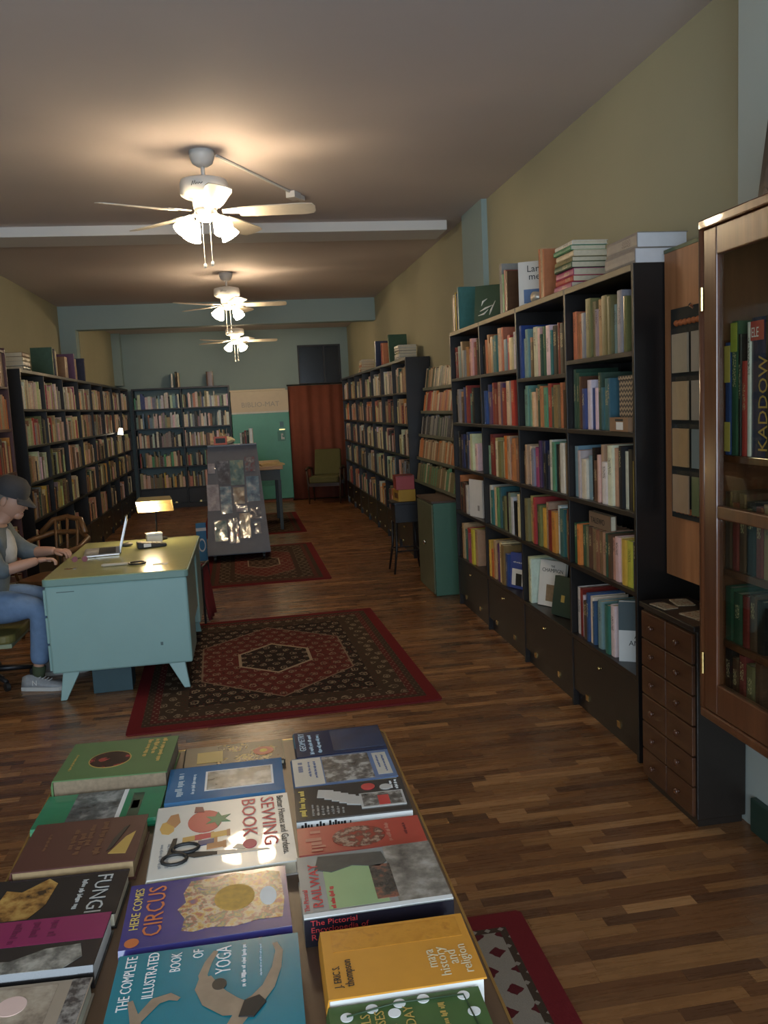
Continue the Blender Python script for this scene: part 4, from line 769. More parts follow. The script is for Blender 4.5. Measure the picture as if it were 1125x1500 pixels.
# ------------------------------------------------------------ seated man and his chair
def skin_body(name, verts, edges, radii, m, parent, sub=2, root=0, loc=None):
    me = bpy.data.meshes.new(name); me.from_pydata([Vector(v) for v in verts], edges, []); o = bpy.data.objects.new(name, me); C.objects.link(o)
    me.materials.append(m); sk = o.modifiers.new('skin', 'SKIN'); 
    if not me.skin_vertices: me.attributes
    lay = me.skin_vertices[0].data if me.skin_vertices else None
    for i, r_ in enumerate(radii):
        rr = r_ if isinstance(r_, tuple) else (r_, r_); lay[i].radius = rr; lay[i].use_root = (i == root)
    sk.use_smooth_shade = True; s = o.modifiers.new('sub', 'SUBSURF'); s.levels = sub; s.render_levels = sub
    o.parent = parent; return o
def chain_body(name, chains, m, parent, sub=2):
    """chains of (point, radius); points shared by position join the chains into one skin"""
    vs, rs, es, idx = [], [], [], {}
    for ch in chains:
        prev = None
        for p, r_ in ch:
            k = tuple(round(c, 4) for c in p)
            if k not in idx: idx[k] = len(vs); vs.append(p); rs.append(r_)
            if prev is not None and prev != idx[k]: es.append((prev, idx[k]))
            prev = idx[k]
    me = bpy.data.meshes.new(name); me.from_pydata([Vector(v) for v in vs], es, []); me.materials.append(m)
    o = bpy.data.objects.new(name, me); C.objects.link(o); o.parent = parent
    sk = o.modifiers.new('skin', 'SKIN'); sk.use_smooth_shade = True
    bm_layer = me.skin_vertices[0].data if len(me.skin_vertices) else me.skin_vertices.new().data if hasattr(me.skin_vertices, 'new') else None
    if bm_layer is None:
        import bmesh
        b = bmesh.new(); b.from_mesh(me); ly = b.verts.layers.skin.verify(); b.verts.ensure_lookup_table()
        for i, v in enumerate(b.verts):
            rr = rs[i] if isinstance(rs[i], tuple) else (rs[i], rs[i]); v[ly].radius = rr; v[ly].use_root = (i == 0)
        b.to_mesh(me); b.free()
    else:
        for i in range(len(vs)):
            rr = rs[i] if isinstance(rs[i], tuple) else (rs[i], rs[i]); bm_layer[i].radius = rr; bm_layer[i].use_root = (i == 0)
    s = o.modifiers.new('sub', 'SUBSURF'); s.levels = sub; s.render_levels = sub
    return o
M_skin = mat('skin', (.48, .27, .19), .5, var=.08); M_denim = mat('grey_blue_denim_jacket', (.115, .145, .165), .8, var=.25, sc=30, bump=.3); M_jean = mat('light_blue_jeans', (.155, .25, .42), .8, var=.25, sc=22, bump=.3)
M_cap = mat('dark_grey_cap_cloth', (.035, .036, .042), .8, bump=.2); M_tee = mat('printed_grey_tshirt', (.50, .48, .44), .8, var=.3, sc=20)
man = thing('person', 'person in dark cap, denim jacket and jeans seated at the aqua desk', 'person', (0, 0, 0))
PX, PY = -1.70, 5.68        # pelvis
A = lambda dx, dy, z: (PX+dx, PY+dy, z)
# one continuous body: head, neck, trunk, arms, legs
body = chain_body('body', [
    [(A(0, 0, .53), .085), (A(.02, 0, .70), .085), (A(.06, 0, .86), .10), (A(.10, 0, .97), .09), (A(.14, 0, 1.035), .052), (A(.185, 0, 1.09), .055), (A(.215, 0, 1.15), (.082, .078)), (A(.21, 0, 1.22), (.085, .08))],
    [(A(.10, 0, .97), .09), (A(.09, -.15, .965), .05), (A(.10, -.21, .88), .045), (A(.17, -.24, .755), .043), (A(.31, -.20, .785), .036), (A(.385, -.165, .80), .027)],
    [(A(.10, 0, .97), .09), (A(.09, .15, .965), .05), (A(.13, .20, .88), .045), (A(.23, .20, .795), .043), (A(.36, .13, .81), .036), (A(.435, .09, .815), .027)],
    [(A(0, 0, .53), .085), (A(.04, -.11, .52), .06), (A(.22, -.15, .525), .055), (A(.365, -.16, .50), .046), (A(.355, -.18, .30), .042), (A(.325, -.20, .10), .034)],
    [(A(0, 0, .53), .085), (A(.04, .11, .52), .06), (A(.22, .13, .525), .055), (A(.365, .13, .50), .046), (A(.38, .12, .30), .042), (A(.39, .10, .10), .034)],
], M_skin, man)
jacket = chain_body('denim_jacket', [
    [(A(-.015, 0, .53), (.19, .165)), (A(-.01, 0, .58), (.185, .165)), (A(.015, 0, .70), (.175, .155)), (A(.055, 0, .86), (.175, .155)), (A(.095, 0, .965), .125), (A(.12, 0, 1.005), .075)],
    [(A(.095, 0, .965), .125), (A(.09, -.152, .965), .084), (A(.10, -.212, .88), .072), (A(.17, -.242, .757), .064), (A(.235, -.222, .759), .058)],
    [(A(.095, 0, .965), .125), (A(.09, .152, .965), .084), (A(.13, .202, .88), .072), (A(.23, .202, .797), .064), (A(.325, .152, .80), .054)]], M_denim, man)
jeans = chain_body('jeans', [
    [(A(-.02, 0, .535), (.18, .15)), (A(-.01, 0, .60), (.16, .14))],
    [(A(-.02, 0, .535), (.18, .15)), (A(.06, -.105, .512), .118), (A(.22, -.145, .512), .108), (A(.362, -.16, .498), .080), (A(.366, -.17, .42), .074), (A(.356, -.18, .30), .068), (A(.335, -.197, .14), .060)],
    [(A(-.02, 0, .535), (.18, .15)), (A(.06, .105, .512), .118), (A(.22, .125, .512), .108), (A(.362, .13, .498), .080), (A(.37, .128, .42), .074), (A(.38, .12, .30), .068), (A(.39, .10, .14), .060)]], M_jean, man)
MB().ball(A(.125, -.005, .86), .10, 12, 8, (1.0, .95, 1.6)).build('tshirt', M_tee, man, True)
def hand(nm, w, dirv, up, side):
    """palm, four unequal bent fingers and a thumb"""
    d = Vector(dirv).normalized(); u = Vector(up).normalized(); s_ = d.cross(u).normalized()*side; u = s_.cross(d).normalized()*side
    w = Vector(w); chains = [[(w - d*.015, .022), (w + d*.025, (.030, .016)), (w + d*.055, (.034, .014))]]
    h = chain_body(nm, [[(tuple(p), r_) for p, r_ in ch] for ch in chains], M_skin, man)
    for i, (off, ln) in enumerate(((-.026, .060), (-.009, .070), (.009, .066), (.026, .052))):
        b0 = w + d*.058 + s_*off
        p1 = b0 + d*ln*.40 - u*.006; p2 = p1 + d*ln*.22 - u*.020; p3 = p2 - d*ln*.05 - u*.020
        chain_body('finger', [[(tuple(b0 - d*.02), .009), (tuple(b0), .0095), (tuple(p1), .0088), (tuple(p2), .008), (tuple(p3), .0068)]], M_skin, h, 1)
    t0 = w + d*.012 + s_*-.026
    chain_body('thumb', [[(tuple(t0), .011), (tuple(t0 + d*.022 - s_*.020 - u*.004), .0105), (tuple(t0 + d*.048 - s_*.022 - u*.012), .009), (tuple(t0 + d*.066 - s_*.014 - u*.018), .0075)]], M_skin, h, 1)
hand('hand', A(.385, -.165, .80), (1, .35, .02), (0, .15, 1), 1)
hand('hand', A(.435, .09, .815), (1, -.45, -.02), (0, -.1, 1), -1)
hx_, hy_, hz_ = A(.215, 0, 1.185)
HM = Matrix.Translation((hx_, hy_, hz_)) @ Matrix.Rotation(R(-10), 4, 'Z') @ Matrix.Rotation(R(24), 4, 'Y')
def head_part(nm, b, m, smooth=True):
    for i, v in enumerate(b.v): b.v[i] = tuple(HM @ Vector(v))
    return b.build(nm, m, man, smooth)
fc = MB().ball((.015, 0, -.02), .095, 16, 10, (.98, .80, 1.22)).ball((.075, 0, -.085), .04, 10, 6, (.9, 1.0, .8)); head_part('face', fc, M_skin)
head_part('nose', MB().add([(.098, 0, .015), (.100, -.012, -.03), (.128, 0, -.032), (.100, .012, -.03), (.098, 0, -.042)], [(0,1,2),(0,2,3),(1,4,2),(2,4,3)]), M_skin)
for s in (-1, 1):
    head_part('ear', MB().ball((-.005, s*.078, -.02), .026, 10, 6, (.8, .35, 1.3)), M_skin)
    head_part('eye', MB().ball((.094, s*.032, .008), .010, 8, 5, (.6, 1.2, .7)), mat('eye_dark', (.04, .03, .025), .2))
head_part('mouth', MB().tube([(.098, -.022, -.072), (.104, 0, -.070), (.098, .022, -.072)], .004, 6), mat('lip', (.38, .15, .12), .5))
head_part('hair', MB().ball((-.02, 0, .0), .095, 14, 8, (.92, .88, 1.05)), mat('greying_hair', (.16, .14, .12), .8))
cp = head_part('cap', MB().lathe([(.104, .0), (.107, .035), (.098, .075), (.065, .108), (.02, .118), (.001, .119)], 20, (-.004, 0, .022)), M_cap)
bm_ = MB(); N = 12
top = [(.085+.0*0 + .085*math.sin(math.pi*i/N), -.088+.176*i/N) for i in range(N+1)]
vs = [(x, y, .026-.9*abs(y)**2*3 - (x-.08)*.30) for x, y in top] + [(.07, y*.98, .034) for x, y in top]
vs += [(x, y, z-.006) for x, y, z in vs]
n1 = N+1; fs = [(i, i+1, n1+i+1, n1+i) for i in range(N)] + [(2*n1+i+1, 2*n1+i, 3*n1+i, 3*n1+i+1) for i in range(N)] + [(i+1, i, 2*n1+i, 2*n1+i+1) for i in range(N)]
bm_.add(vs, fs); head_part('cap_brim', bm_, mat('cap_brim_cloth', (.05, .05, .055), .8))
M_shoe = mat('grey_silver_trainer', (.36, .37, .39), .5, var=.3, sc=40)
def shoe(x, y, rz):
    X = Matrix.Translation((x, y, 0.001)) @ Matrix.Rotation(rz, 4, 'Z')
    def pt(b): b.v[:] = [tuple(X @ Vector(v)) for v in b.v]; return b
    secs = [(-.085, .034, .085), (-.05, .040, .098), (0, .042, .09), (.05, .045, .068), (.11, .048, .052), (.16, .042, .042), (.185, .026, .032)]
    b = MB(); vs = []; nn = 10
    for sx, hw, hh in secs: vs += [(sx, hw*math.cos(2*math.pi*k/nn)*(1.0 if math.sin(2*math.pi*k/nn) < .3 else .82), .022 + (hh-.022)*max(0, math.sin(2*math.pi*k/nn)), ) for k in range(nn)]
    fs = [(i*nn+k, i*nn+(k+1) % nn, (i+1)*nn+(k+1) % nn, (i+1)*nn+k) for i in range(len(secs)-1) for k in range(nn)] + [list(range(nn))[::-1], [len(vs)-nn+k for k in range(nn)]]
    b.add(vs, fs); s = pt(b).build('shoe', M_shoe, man, True)
    ol = [(sx, hw*1.06) for sx, hw, _ in secs]; pl_ = [(-.095, 0)] + ol + [(.195, 0)] + [(a, -c) for a, c in ol[::-1]]
    pt(MB().prism(pl_, 0, .024)).build('sole', mat('white_rubber_sole', (.62, .62, .60), .6), s)
    for k in range(4): pt(MB().tube([(.03+.02*k, -.022, .078-.006*k), (.03+.02*k, .022, .078-.006*k)], .0035, 5)).build('lace', KW, s)
    text('shoe_letter', 'N', .045, s, tuple(X @ Vector((-.01, -.0445, .036))), (R(82), 0, rz), KW, 'LEFT')
    return s
shoe(-1.385, 5.455, R(-14)); shoe(-1.31, 5.76, R(4))
for (x, y) in ((-1.375, 5.475), (-1.30, 5.775)): MB().tube([(x, y, .07), (x+.01, y, .14)], [.036, .040], 10).build('sock', mat('dark_green_sock', (.06, .08, .04), .8), man, True)

oc = thing('office_chair', 'swivel chair with olive cushion and dark base under the seated man', 'chair', (PX-.03, PY, 0))
MB().prism(rrect(-.24, .24, -.24, .24, .07), .30, .355).build('seat', mat('olive_yellow_vinyl', (.17, .15, .045), .45), oc, bevel=.015); bx('seat_pan', -.22, .22, -.22, .22, .27, .2995, mat('pale_green_pan', (.30, .34, .22), .5), oc, .006)
MB().tube([(0, 0, .08), (0, 0, .2695)], .028, 10).build('column', M_dark, oc, True)
for k in range(5):
    a = R(20+72*k); c_o, s_o = math.cos(a), math.sin(a)
    MB().tube([(.02*c_o, .02*s_o, .09), (.16*c_o, .16*s_o, .075), (.27*c_o, .27*s_o, .06)], [.022, .018, .014], 8).build('base_arm', M_dark, oc, True)
    MB().tube([(.27*c_o-.012*s_o, .27*s_o+.012*c_o, .0285), (.27*c_o+.012*s_o, .27*s_o-.012*c_o, .0285)], .027, 12).build('caster', K, oc)
MB().tube([(-.20, 0, .285), (-.275, 0, .33), (-.28, 0, .60)], .014, 8).build('back_bar', M_dark, oc, True); MB().prism(rrect(-.20, .20, .55, .85, .06), -.30, -.262, M=Matrix(((0, 0, 1, 0), (1, 0, 0, 0), (0, 1, 0, 0), (0, 0, 0, 1)))).build('backrest', MATS['olive_yellow_vinyl'], oc, bevel=.012)

wc = thing('wooden_chair', 'bentwood armchair with a curved rail standing behind the desk', 'chair', (-1.55, 6.92, 0), R(-20))
M_ch = wood('honey_brown_chair_wood', (.12, .058, .022), (.20, .10, .04), .35)
MB().prism(rrect(-.21, .21, -.21, .21, .08), .42, .45).build('seat', M_ch, wc, bevel=.006)
for x, y in ((-.17, -.17), (.17, -.17), (-.17, .17), (.17, .17)): MB().tube([(x*.9, y*.9, .419), (x*1.12, y*1.12, .001)], [.02, .014], 8).build('leg', M_ch, wc, True)
MB().tube([(.24, -.23, .66), (.27, -.05, .68), (.24, .14, .72), (.12, .25, .76), (-.12, .25, .76), (-.24, .14, .72), (-.27, -.05, .68), (-.24, -.23, .66)], .022, 8).build('arm_rail', M_ch, wc, True)
MB().tube([(.2, .18, .76), (.12, .255, .86), (0, .27, .88), (-.12, .255, .86), (-.2, .18, .76)], .022, 8).build('top_rail', M_ch, wc, True)
for x, y, zz in ((.235, -.21, .665), (-.235, -.21, .665), (.10, .25, .86), (-.10, .25, .86), (0, .262, .875)): MB().tube([(x*.85, y*.78, .4505), (x, y, zz)], .012, 8).build('spindle', M_ch, wc, True)

# ------------------------------------------------------------ ceiling fans
M_fanw = mat('white_fan_enamel', (.70, .70, .68), .35, var=.03); M_shade = emit('glowing_frosted_shade', (1.0, .77, .49), FANS)
def fan(label, x, y, zc, rot, s=1.0, drop=0.0):
    r = thing('ceiling_fan', label, 'ceiling fan', (x, y, zc), R(rot), 'white ceiling fans')
    MB().lathe([(.001, -.0005), (.075*s, -.0005), (.075*s, -.03), (.06*s, -.07), (.03*s, -.09), (.001, -.09)], 20).build('canopy', M_fanw, r, True)
    zm = -.165-drop
    MB().tube([(0, 0, -.088), (0, 0, zm+.01)], .012, 10).build('downrod', M_fanw, r, True)
    MB().lathe([(.001, zm+.012), (.06, zm+.012), (.135, zm-.005), (.142, zm-.02), (.142, zm-.085), (.12, zm-.10), (.075, zm-.11), (.07, zm-.165), (.001, zm-.165)], 28).build('motor_housing', M_fanw, r, True)
    zb = zm-.19
    sc_ = Matrix.Rotation(R(-rot-14), 4, 'Z'); b3 = MB(); b3.tube([sc_ @ Vector((x_, -math.sqrt(.1432**2-x_*x_), zm-.048+z_)) for x_, z_ in ((-.035, -.012), (-.025, .012), (-.02, -.008), (-.012, .014), (-.008, -.008), (0, .003), (.006, -.007), (.014, .002), (.022, -.006), (.032, .003))], .0022, 5).build('maker_script', K, r)
    for k in range(5):
        a = 72*k; X = Matrix.Rotation(R(a), 4, 'Z') @ Matrix.Translation((0, 0, zb)) @ Matrix.Rotation(R(-12), 4, 'X')
        bl = MB().prism([(.20, -.055), (.30, -.065), (.58, -.072), (.64, -.062), (.655, -.03), (.655, .03), (.64, .062), (.58, .072), (.30, .065), (.20, .055)], -.003, .003, M=X).build('blade', mat('cream_fan_blade', (.68, .62, .52), .4), r)
        MB().prism([(.10, -.02), (.19, -.035), (.25, -.035), (.25, .035), (.19, .035), (.10, .02)], .0035, .010, M=X).build('blade_iron', M_fanw, bl)
    MB().lathe([(.001, zm-.1655), (.065, zm-.1655), (.07, zm-.195), (.055, zm-.225), (.03, zm-.24), (.001, zm-.24)], 18).build('light_fitter', M_fanw, r, True)
    for k in range(4):
        a = R(45+90*k); ca, sa = math.cos(a), math.sin(a)
        MB().tube([(.045*ca, .045*sa, zm-.215), (.085*ca, .085*sa, zm-.212), (.105*ca, .105*sa, zm-.23)], .012, 8).build('lamp_arm', M_fanw, r, True)
        X = Matrix.Translation((.105*ca, .105*sa, zm-.228)) @ Matrix.Rotation(a, 4, 'Z') @ Matrix.Rotation(R(-38), 4, 'Y')
        MB().lathe([(.020, 0), (.028, -.018), (.040, -.045), (.048, -.075), (.060, -.105), (.056, -.100), (.001, -.085)], 14, M=X).build('lamp_shade', M_shade, r, True)
    for dx, ln in ((-.02, .26), (.025, .25)):
        ch = MB().tube([(dx, -.03, zm-.23), (dx, -.03, zm-.23-ln)], .0018, 5).build('pull_chain', M_fanw, r); MB().ball((dx, -.03, zm-.24-ln), .011, 8, 5, (1, 1, 1.4)).build('chain_pull', M_fanw, ch, True)
    return r
fan('white ceiling fan with lit shades in front of the ceiling beam', -.145, 5.40, ZC, -9)
fan('white ceiling fan with lit shades between the beam and the blue header', -.10, 9.95, ZC, -4)
fan('white ceiling fan with lit shades beyond the blue header', -.06, 13.8, 3.10, 4)
wm = thing('ceiling_raceway', 'white surface wire channel and small box on the ceiling beside the front fan', 'wiring', (0, 0, 0))
MB().tube([(-.06, 5.46, ZC-.009), (.42, 6.33, ZC-.009)], .009, 6).build('wire_channel', M_fanw, wm)
X = Matrix.Translation((.47, 6.42, ZC-.028)) @ Matrix.Rotation(R(-29), 4, 'Z')
MB().box(-.035, .035, -.09, .02, -.02, .0275, M=X).build('junction_box', M_fanw, wm, bevel=.004); MB().box(-.02, .02, .0205, .12, -.005, .0275, M=X).build('detector', M_white, wm, bevel=.003)

# ------------------------------------------------------------ wheeled A-frame stand with sleeved prints
st = thing('display_stand', 'grey wheeled A-frame stand hung with prints in clear sleeves', 'display stand', (-.155, 9.50, .0098), R(1))
M_grey = mat('slate_grey_stand_paint', (.115, .125, .155), .4, var=.15)
TL = math.atan2(.42, 1.17)      # slope of the front board
hb, ht, hgt = .345, .275, 1.17
def board(sy):
    y0, y1 = (-.0, .42) if sy < 0 else (1.02, .60)
    P = [(-hb, y0, .09), (hb, y0, .09), (ht, y1, .09+hgt), (-ht, y1, .09+hgt)]; o_ = .02 if sy < 0 else -.02
    return MB().add(P + [(x, y+o_, z) for x, y, z in P], [(0,1,2,3),(7,6,5,4),(0,4,5,1),(1,5,6,2),(2,6,7,3),(3,7,4,0)] if sy < 0 else [(3,2,1,0),(4,5,6,7),(1,5,4,0),(2,6,5,1),(3,7,6,2),(0,4,7,3)])
board(-1).build('front_board', M_grey, st); board(1).build('back_board', M_grey, st)
bx('base_shelf', -hb, hb, .025, .995, .075, .0895, M_grey, st); bx('top_tray', -ht, ht, .40, .62, 1.2605, 1.275, M_grey, st)
for sx in (-1, 1):
    P = [(sx*(hb-.012), .025, .09), (sx*(hb-.012), .995, .09), (sx*(ht-.012), .60, 1.255), (sx*(ht-.012), .425, 1.255)]
    MB().add(P + [(x-sx*.015, y, z) for x, y, z in P], [(0,1,2,3),(7,6,5,4),(0,4,5,1),(1,5,6,2),(2,6,7,3),(3,7,4,0)]).build('side_board', M_grey, st)
for sx in (-1, 1):
    for yy_ in (.10, .90):
        c = MB().box(sx*.27-.015, sx*.27+.015, yy_-.015, yy_+.015, .05, .0745).build('caster_fork', M_dark, st); MB().tube([(sx*.27-.012, yy_, .0305), (sx*.27+.012, yy_, .0305)], .03, 12).build('caster_wheel', K, c)
M_sleeve = glassy('clear_print_sleeve', (.92, .95, 1.0), .12, .16)
def sleeve(i, u, v, w, h, kind, label):
    """u across the board from its middle, v up the slope"""
    r = thing('print_sleeve', label, 'print', (0, 0, 0), 0, 'sleeved prints on the wheeled stand')
    r.matrix_basis = Matrix.Translation((-.155, 9.50, .0098)) @ Matrix.Rotation(R(1), 4, 'Z') @ Matrix.Translation((0, 0, .09)) @ Matrix.Rotation(-TL, 4, 'X')
    t = NT('print_sheet'); o = t.coord(); cols = {'blue': [(.35, (.05, .12, .20)), (.55, (.20, .35, .42)), (.7, (.50, .55, .55))], 'warm': [(.35, (.30, .18, .10)), (.55, (.48, .40, .28)), (.7, (.55, .52, .46))], 'dark': [(.35, (.03, .03, .045)), (.55, (.10, .11, .14)), (.7, (.36, .37, .40))], 'red': [(.35, (.35, .05, .05)), (.5, (.18, .18, .2)), (.65, (.50, .46, .42))], 'pale': [(.35, (.30, .26, .28)), (.6, (.50, .46, .48))], 'green': [(.35, (.05, .16, .16)), (.55, (.22, .36, .32)), (.7, (.55, .50, .30))]}[kind]
    v3 = t.n('ShaderNodeVectorMath', operation='ADD'); t.put(v3.inputs[0], o); v3.inputs[1].default_value = (i*1.7, i*.9, 0); t.base(t.ramp(t.noise(v3.outputs[0], 16, 4.0), cols)); t.set(.5)
    MB().box(u-w/2, u+w/2, -.006, -.0035, v, v+h).build('print_sheet', t.m, r)
    # crinkled clear film over the sheet
    q = MB(); nu, nv = 7, 9; g_ = random.Random(i*13+1)
    q.add([(u-w/2-.006+(w+.012)*a/(nu-1), -.0105-g_.uniform(0, .006), v-.006+(h+.012)*b/(nv-1)) for b in range(nv) for a in range(nu)], [(b*nu+a, b*nu+a+1, (b+1)*nu+a+1, (b+1)*nu+a) for b in range(nv-1) for a in range(nu-1)])
    q.build('clear_film', M_sleeve, r, True)
SL = [(-.245, .93, .075, .115, 'pale', 'small pink-grey card at the top corner of the wheeled stand'), (-.115, .80, .12, .27, 'dark', 'tall print with a dark figure in crinkled sleeve, top row'), (.035, .78, .15, .29, 'green', 'large green-gold print in crinkled sleeve, top row'), (.185, .93, .11, .17, 'red', 'print with a red flourish in sleeve, top row end'),
      (-.245, .50, .13, .30, 'pale', 'white glossy print in sleeve at the stand edge, middle row'), (-.105, .46, .12, .31, 'blue', 'narrow blue print in sleeve, middle row'), (.04, .56, .12, .19, 'warm', 'brownish card with an oval portrait, middle row'), (.20, .58, .14, .29, 'blue', 'blue and red print in glossy sleeve, middle row end'),
      (-.185, .15, .13, .23, 'green', 'dark teal print with a red spot, lowest row'), (-.045, .12, .105, .27, 'red', 'red and white print in sleeve, lowest row'), (.085, .17, .115, .28, 'warm', 'sand-coloured postcard print of a coast, lowest row'), (.21, .38, .11, .12, 'dark', 'dark print with white streaks, lowest row end'), (.215, .21, .08, .12, 'dark', 'small dark card with a pale shield under the streaked print'), (.06, .47, .12, .075, 'pale', 'small pale caption card below the oval portrait card')]
for i, (u, v, w, h, k, lab) in enumerate(SL): sleeve(i, u, v, w, h, k, lab)
# on the tray
tr0 = (-.155, 9.50)
rbx = thing('photo_stand', 'small orange-red frame standing on the wheeled stand', 'frame', (-.29, 9.99, 1.2858), R(6))
for a, b, c, d in ((-.075, .075, .0, .02), (-.075, .075, .075, .095), (-.075, -.055, .02, .075), (.055, .075, .02, .075)): bx('frame_bar', a, b, -.008, .008, c, d, mat('orange_red_plastic', (.55, .09, .03), .4), rbx)
bx('dark_insert', -.055, .055, .002, .006, .02, .075, K, rbx)
cr = thing('crumpled_paper', 'crumpled cream tissue paper on the wheeled stand top', 'paper', (-.255, 10.07, 1.2858)); g_ = random.Random(3); q = MB()
q.ball((0, 0, .042), .06, 14, 8, (2.3, .8, .7)); q.v[:] = [(x*(1+g_.uniform(-.10, .10)), y*(1+g_.uniform(-.2, .2)), max(0, z*(1+g_.uniform(-.3, .3)))) for x, y, z in q.v]; q.build('crumple', mat('cream_tissue', (.60, .50, .30), .8, var=.3), cr)
bp_ = thing('portfolio', 'blue and white portfolio leaning against the side of wheeled stand', 'portfolio', (-.62, 9.70, .0105), R(-80)); bp_.rotation_euler = (0, 0, R(-80))
bx('cover_board', -.012, .012, 0, .11, 0, .43, mat('bright_blue_card', (.05, .22, .42), .35), bp_, .002); bx('white_band', -.0132, .0132, -.001, .111, .34, .375, KW, bp_); MB().lathe([(.030, -.0005), (.040, -.0005), (.040, .0005), (.030, .0005)], 24, M=Matrix.Translation((.0128, .055, .18)) @ Matrix.Rotation(R(90), 4, 'Y') @ Matrix.Scale(1.9, 4, (1, 0, 0))).build('emblem_ring', KW, bp_)
rc = thing('red_cloth', 'dark red cloth hanging down behind the desk pedestal', 'cloth', (-.43, 6.75, 0)); q = MB()
nx, nz = 10, 6; q.add([(.02*math.sin(a*1.5)+.035*a/nx + .05*(nz-b)/nz, .03*a, .03+.42*b/nz) for b in range(nz+1) for a in range(nx+1)], [(b*(nx+1)+a, b*(nx+1)+a+1, (b+1)*(nx+1)+a+1, (b+1)*(nx+1)+a) for b in range(nz) for a in range(nx)])
o = q.build('cloth_fold', mat('dark_red_cloth', (.16, .014, .018), .85), rc, True); sm = o.modifiers.new('solid', 'SOLIDIFY'); sm.thickness = .004
MB().tube([(.02, 0, .455), (.055, .30, .455)], .010, 8).build('hanging_rod', M_dark, rc); 
for yy_ in (0.0, .30): MB().tube([(.02+.035*yy_/.3, yy_, .445), (.02+.035*yy_/.3, yy_, .001)], .010, 8).build('stand_leg', M_dark, rc)

# table with yellow-wood top behind the stand and its books
wt = thing('side_table', 'small table with honey wood top and dark green legs behind the wheeled stand', 'table', (0, 0, 0)); M_hon = wood('honey_wood', (.30, .17, .07), (.45, .28, .12), .4, 'x')
bx('table_top', -.35, .47, 11.75, 13.2, .845, .895, M_hon, wt, .006); M_dg = mat('blackish_green_paint', (.015, .022, .02), .45)
bx('apron', -.31, .43, 11.80, 11.82, .70, .8445, M_dg, wt); bx('apron', .41, .43, 11.821, 13.15, .70, .8445, M_dg, wt)
for x in (-.31, .39):
    for y in (11.80, 13.09): bx('leg', x, x+.045, y, y+.055, .0105, .6995, M_dg, wt, .002)
for i, (x, t, h, ch, nm) in enumerate(((-.035, .018, .115, 'w', 'slim white'), (-.012, .024, .13, 'u', 'dark brown'), (.015, .024, .15, 'r', 'dark red'), (.042, .022, .155, 'k', 'black'), (.068, .045, .165, 'c', 'wide cream'))):
    book(x-.03+t, 9.95, 1.2858, t, h, .11, PAL[ch][1], f'{nm} book standing on top of the wheeled stand', 'books on the wheeled stand', 'B')
bk_ = thing('book', 'open book lying on the honey wood table beside the machine', 'book', (.33, 11.95, .8956), R(8)); 
for s in (-1, 1): MB().add([(0, -.11, 0), (s*.16, -.11, 0), (s*.16, .11, 0), (0, .11, 0), (0, -.11, .028), (s*.08, -.11, .040), (s*.16, -.11, .022), (0, .11, .028), (s*.08, .11, .040), (s*.16, .11, .022)], [(0,1,2,3),(4,5,8,7),(5,6,9,8),(1,6,9,2),(0,4,5,6,1),(3,2,9,8,7)]).build('page_block', mat('yellowed_pages', (.52, .38, .18), .8), bk_)

# ------------------------------------------------------------ the book-vending machine, curtain, armchair
vm = thing('vending_machine', 'tall green book vending machine with cream lettered header', 'vending machine', (.285, 15.60, 0))
M_vg = mat('mint_green_enamel', (.06, .30, .20), .32, var=.12, sc=4); M_cr = mat('cream_enamel', (.62, .54, .40), .45, var=.06)
bx('cabinet', -.51, .51, 0, .32, .05, 1.62, M_vg, vm, .01); bx('header', -.51, .51, -.012, .32, 1.6205, 2.00, M_cr, vm, .008); bx('header_cap', -.52, .47, .0, .31, 2.0005, 2.03, M_cr, vm, .004); bx('chrome_strip', -.51, .50, -.014, -.0005, 1.605, 1.635, mat('pale_metal_strip', (.62, .63, .58), .5, .2), vm); bx('plinth', -.49, .49, .02, .30, 0.001, .0495, mat('worn_orange_plinth', (.22, .08, .04), .6), vm)
cpn = bx('coin_panel', .28, .42, -.004, -.0002, 1.09, 1.27, mat('dark_mint_panel', (.04, .20, .14), .35), vm); bx('coin_slot', .33, .40, -.010, -.0002, 1.34, 1.44, mat('dull_green_slot', (.03, .13, .11), .3), vm); bx('brass_plate', .315, .42, -.006, -.0002, 1.285, 1.31, M_brass, vm); bx('chute_door', -.18, .25, -.006, -.0002, .30, .52, MATS['dark_mint_panel'], vm)
text('lettering', 'BIBLIO-MAT', .125, vm, (-.33, -.0135, 1.72), (R(90), 0, 0), mat('faded_grey_lettering', (.36, .35, .31), .5), 'LEFT', 1.02)
for zz_ in (1.12, 1.19): setattr(print_line(.055, .055, int(zz_*100)).build('coin_sign', KW, vm, loc=(.345, -.0055, zz_)), 'rotation_euler', (R(90), 0, 0))
cn = thing('curtain', 'rust brown curtain hanging in the doorway beside the green machine', 'curtain', (.80, 15.62, 0)); q = MB(); NXc = 60
q.add([(1.0*i/NXc, .016*math.sin(i*.55)+.022*math.sin(i*.23+1), z) for z in (.02, 1.0, 2.06) for i in range(NXc+1)], [(b*(NXc+1)+i, b*(NXc+1)+i+1, (b+1)*(NXc+1)+i+1, (b+1)*(NXc+1)+i) for b in range(2) for i in range(NXc)])
o = q.build('cloth', mat('rust_brown_velvet', (.20, .058, .034), .85, var=.2, sc=6), cn, True); sm = o.modifiers.new('solid', 'SOLIDIFY'); sm.thickness = .004
MB().tube([(-.02, 0, 2.075), (1.10, 0, 2.075)], .012, 8).build('curtain_rod', M_dark, cn)
ac = thing('armchair', 'olive upholstered armchair with dark wooden arms in front of the curtain', 'armchair', (1.34, 15.0, 0), R(-14)); M_ol = mat('olive_upholstery', (.105, .10, .035), .9, bump=.3)
MB().prism(rrect(-.26, .26, -.28, .25, .05), .36, .47).build('seat', M_ol, ac, bevel=.02)
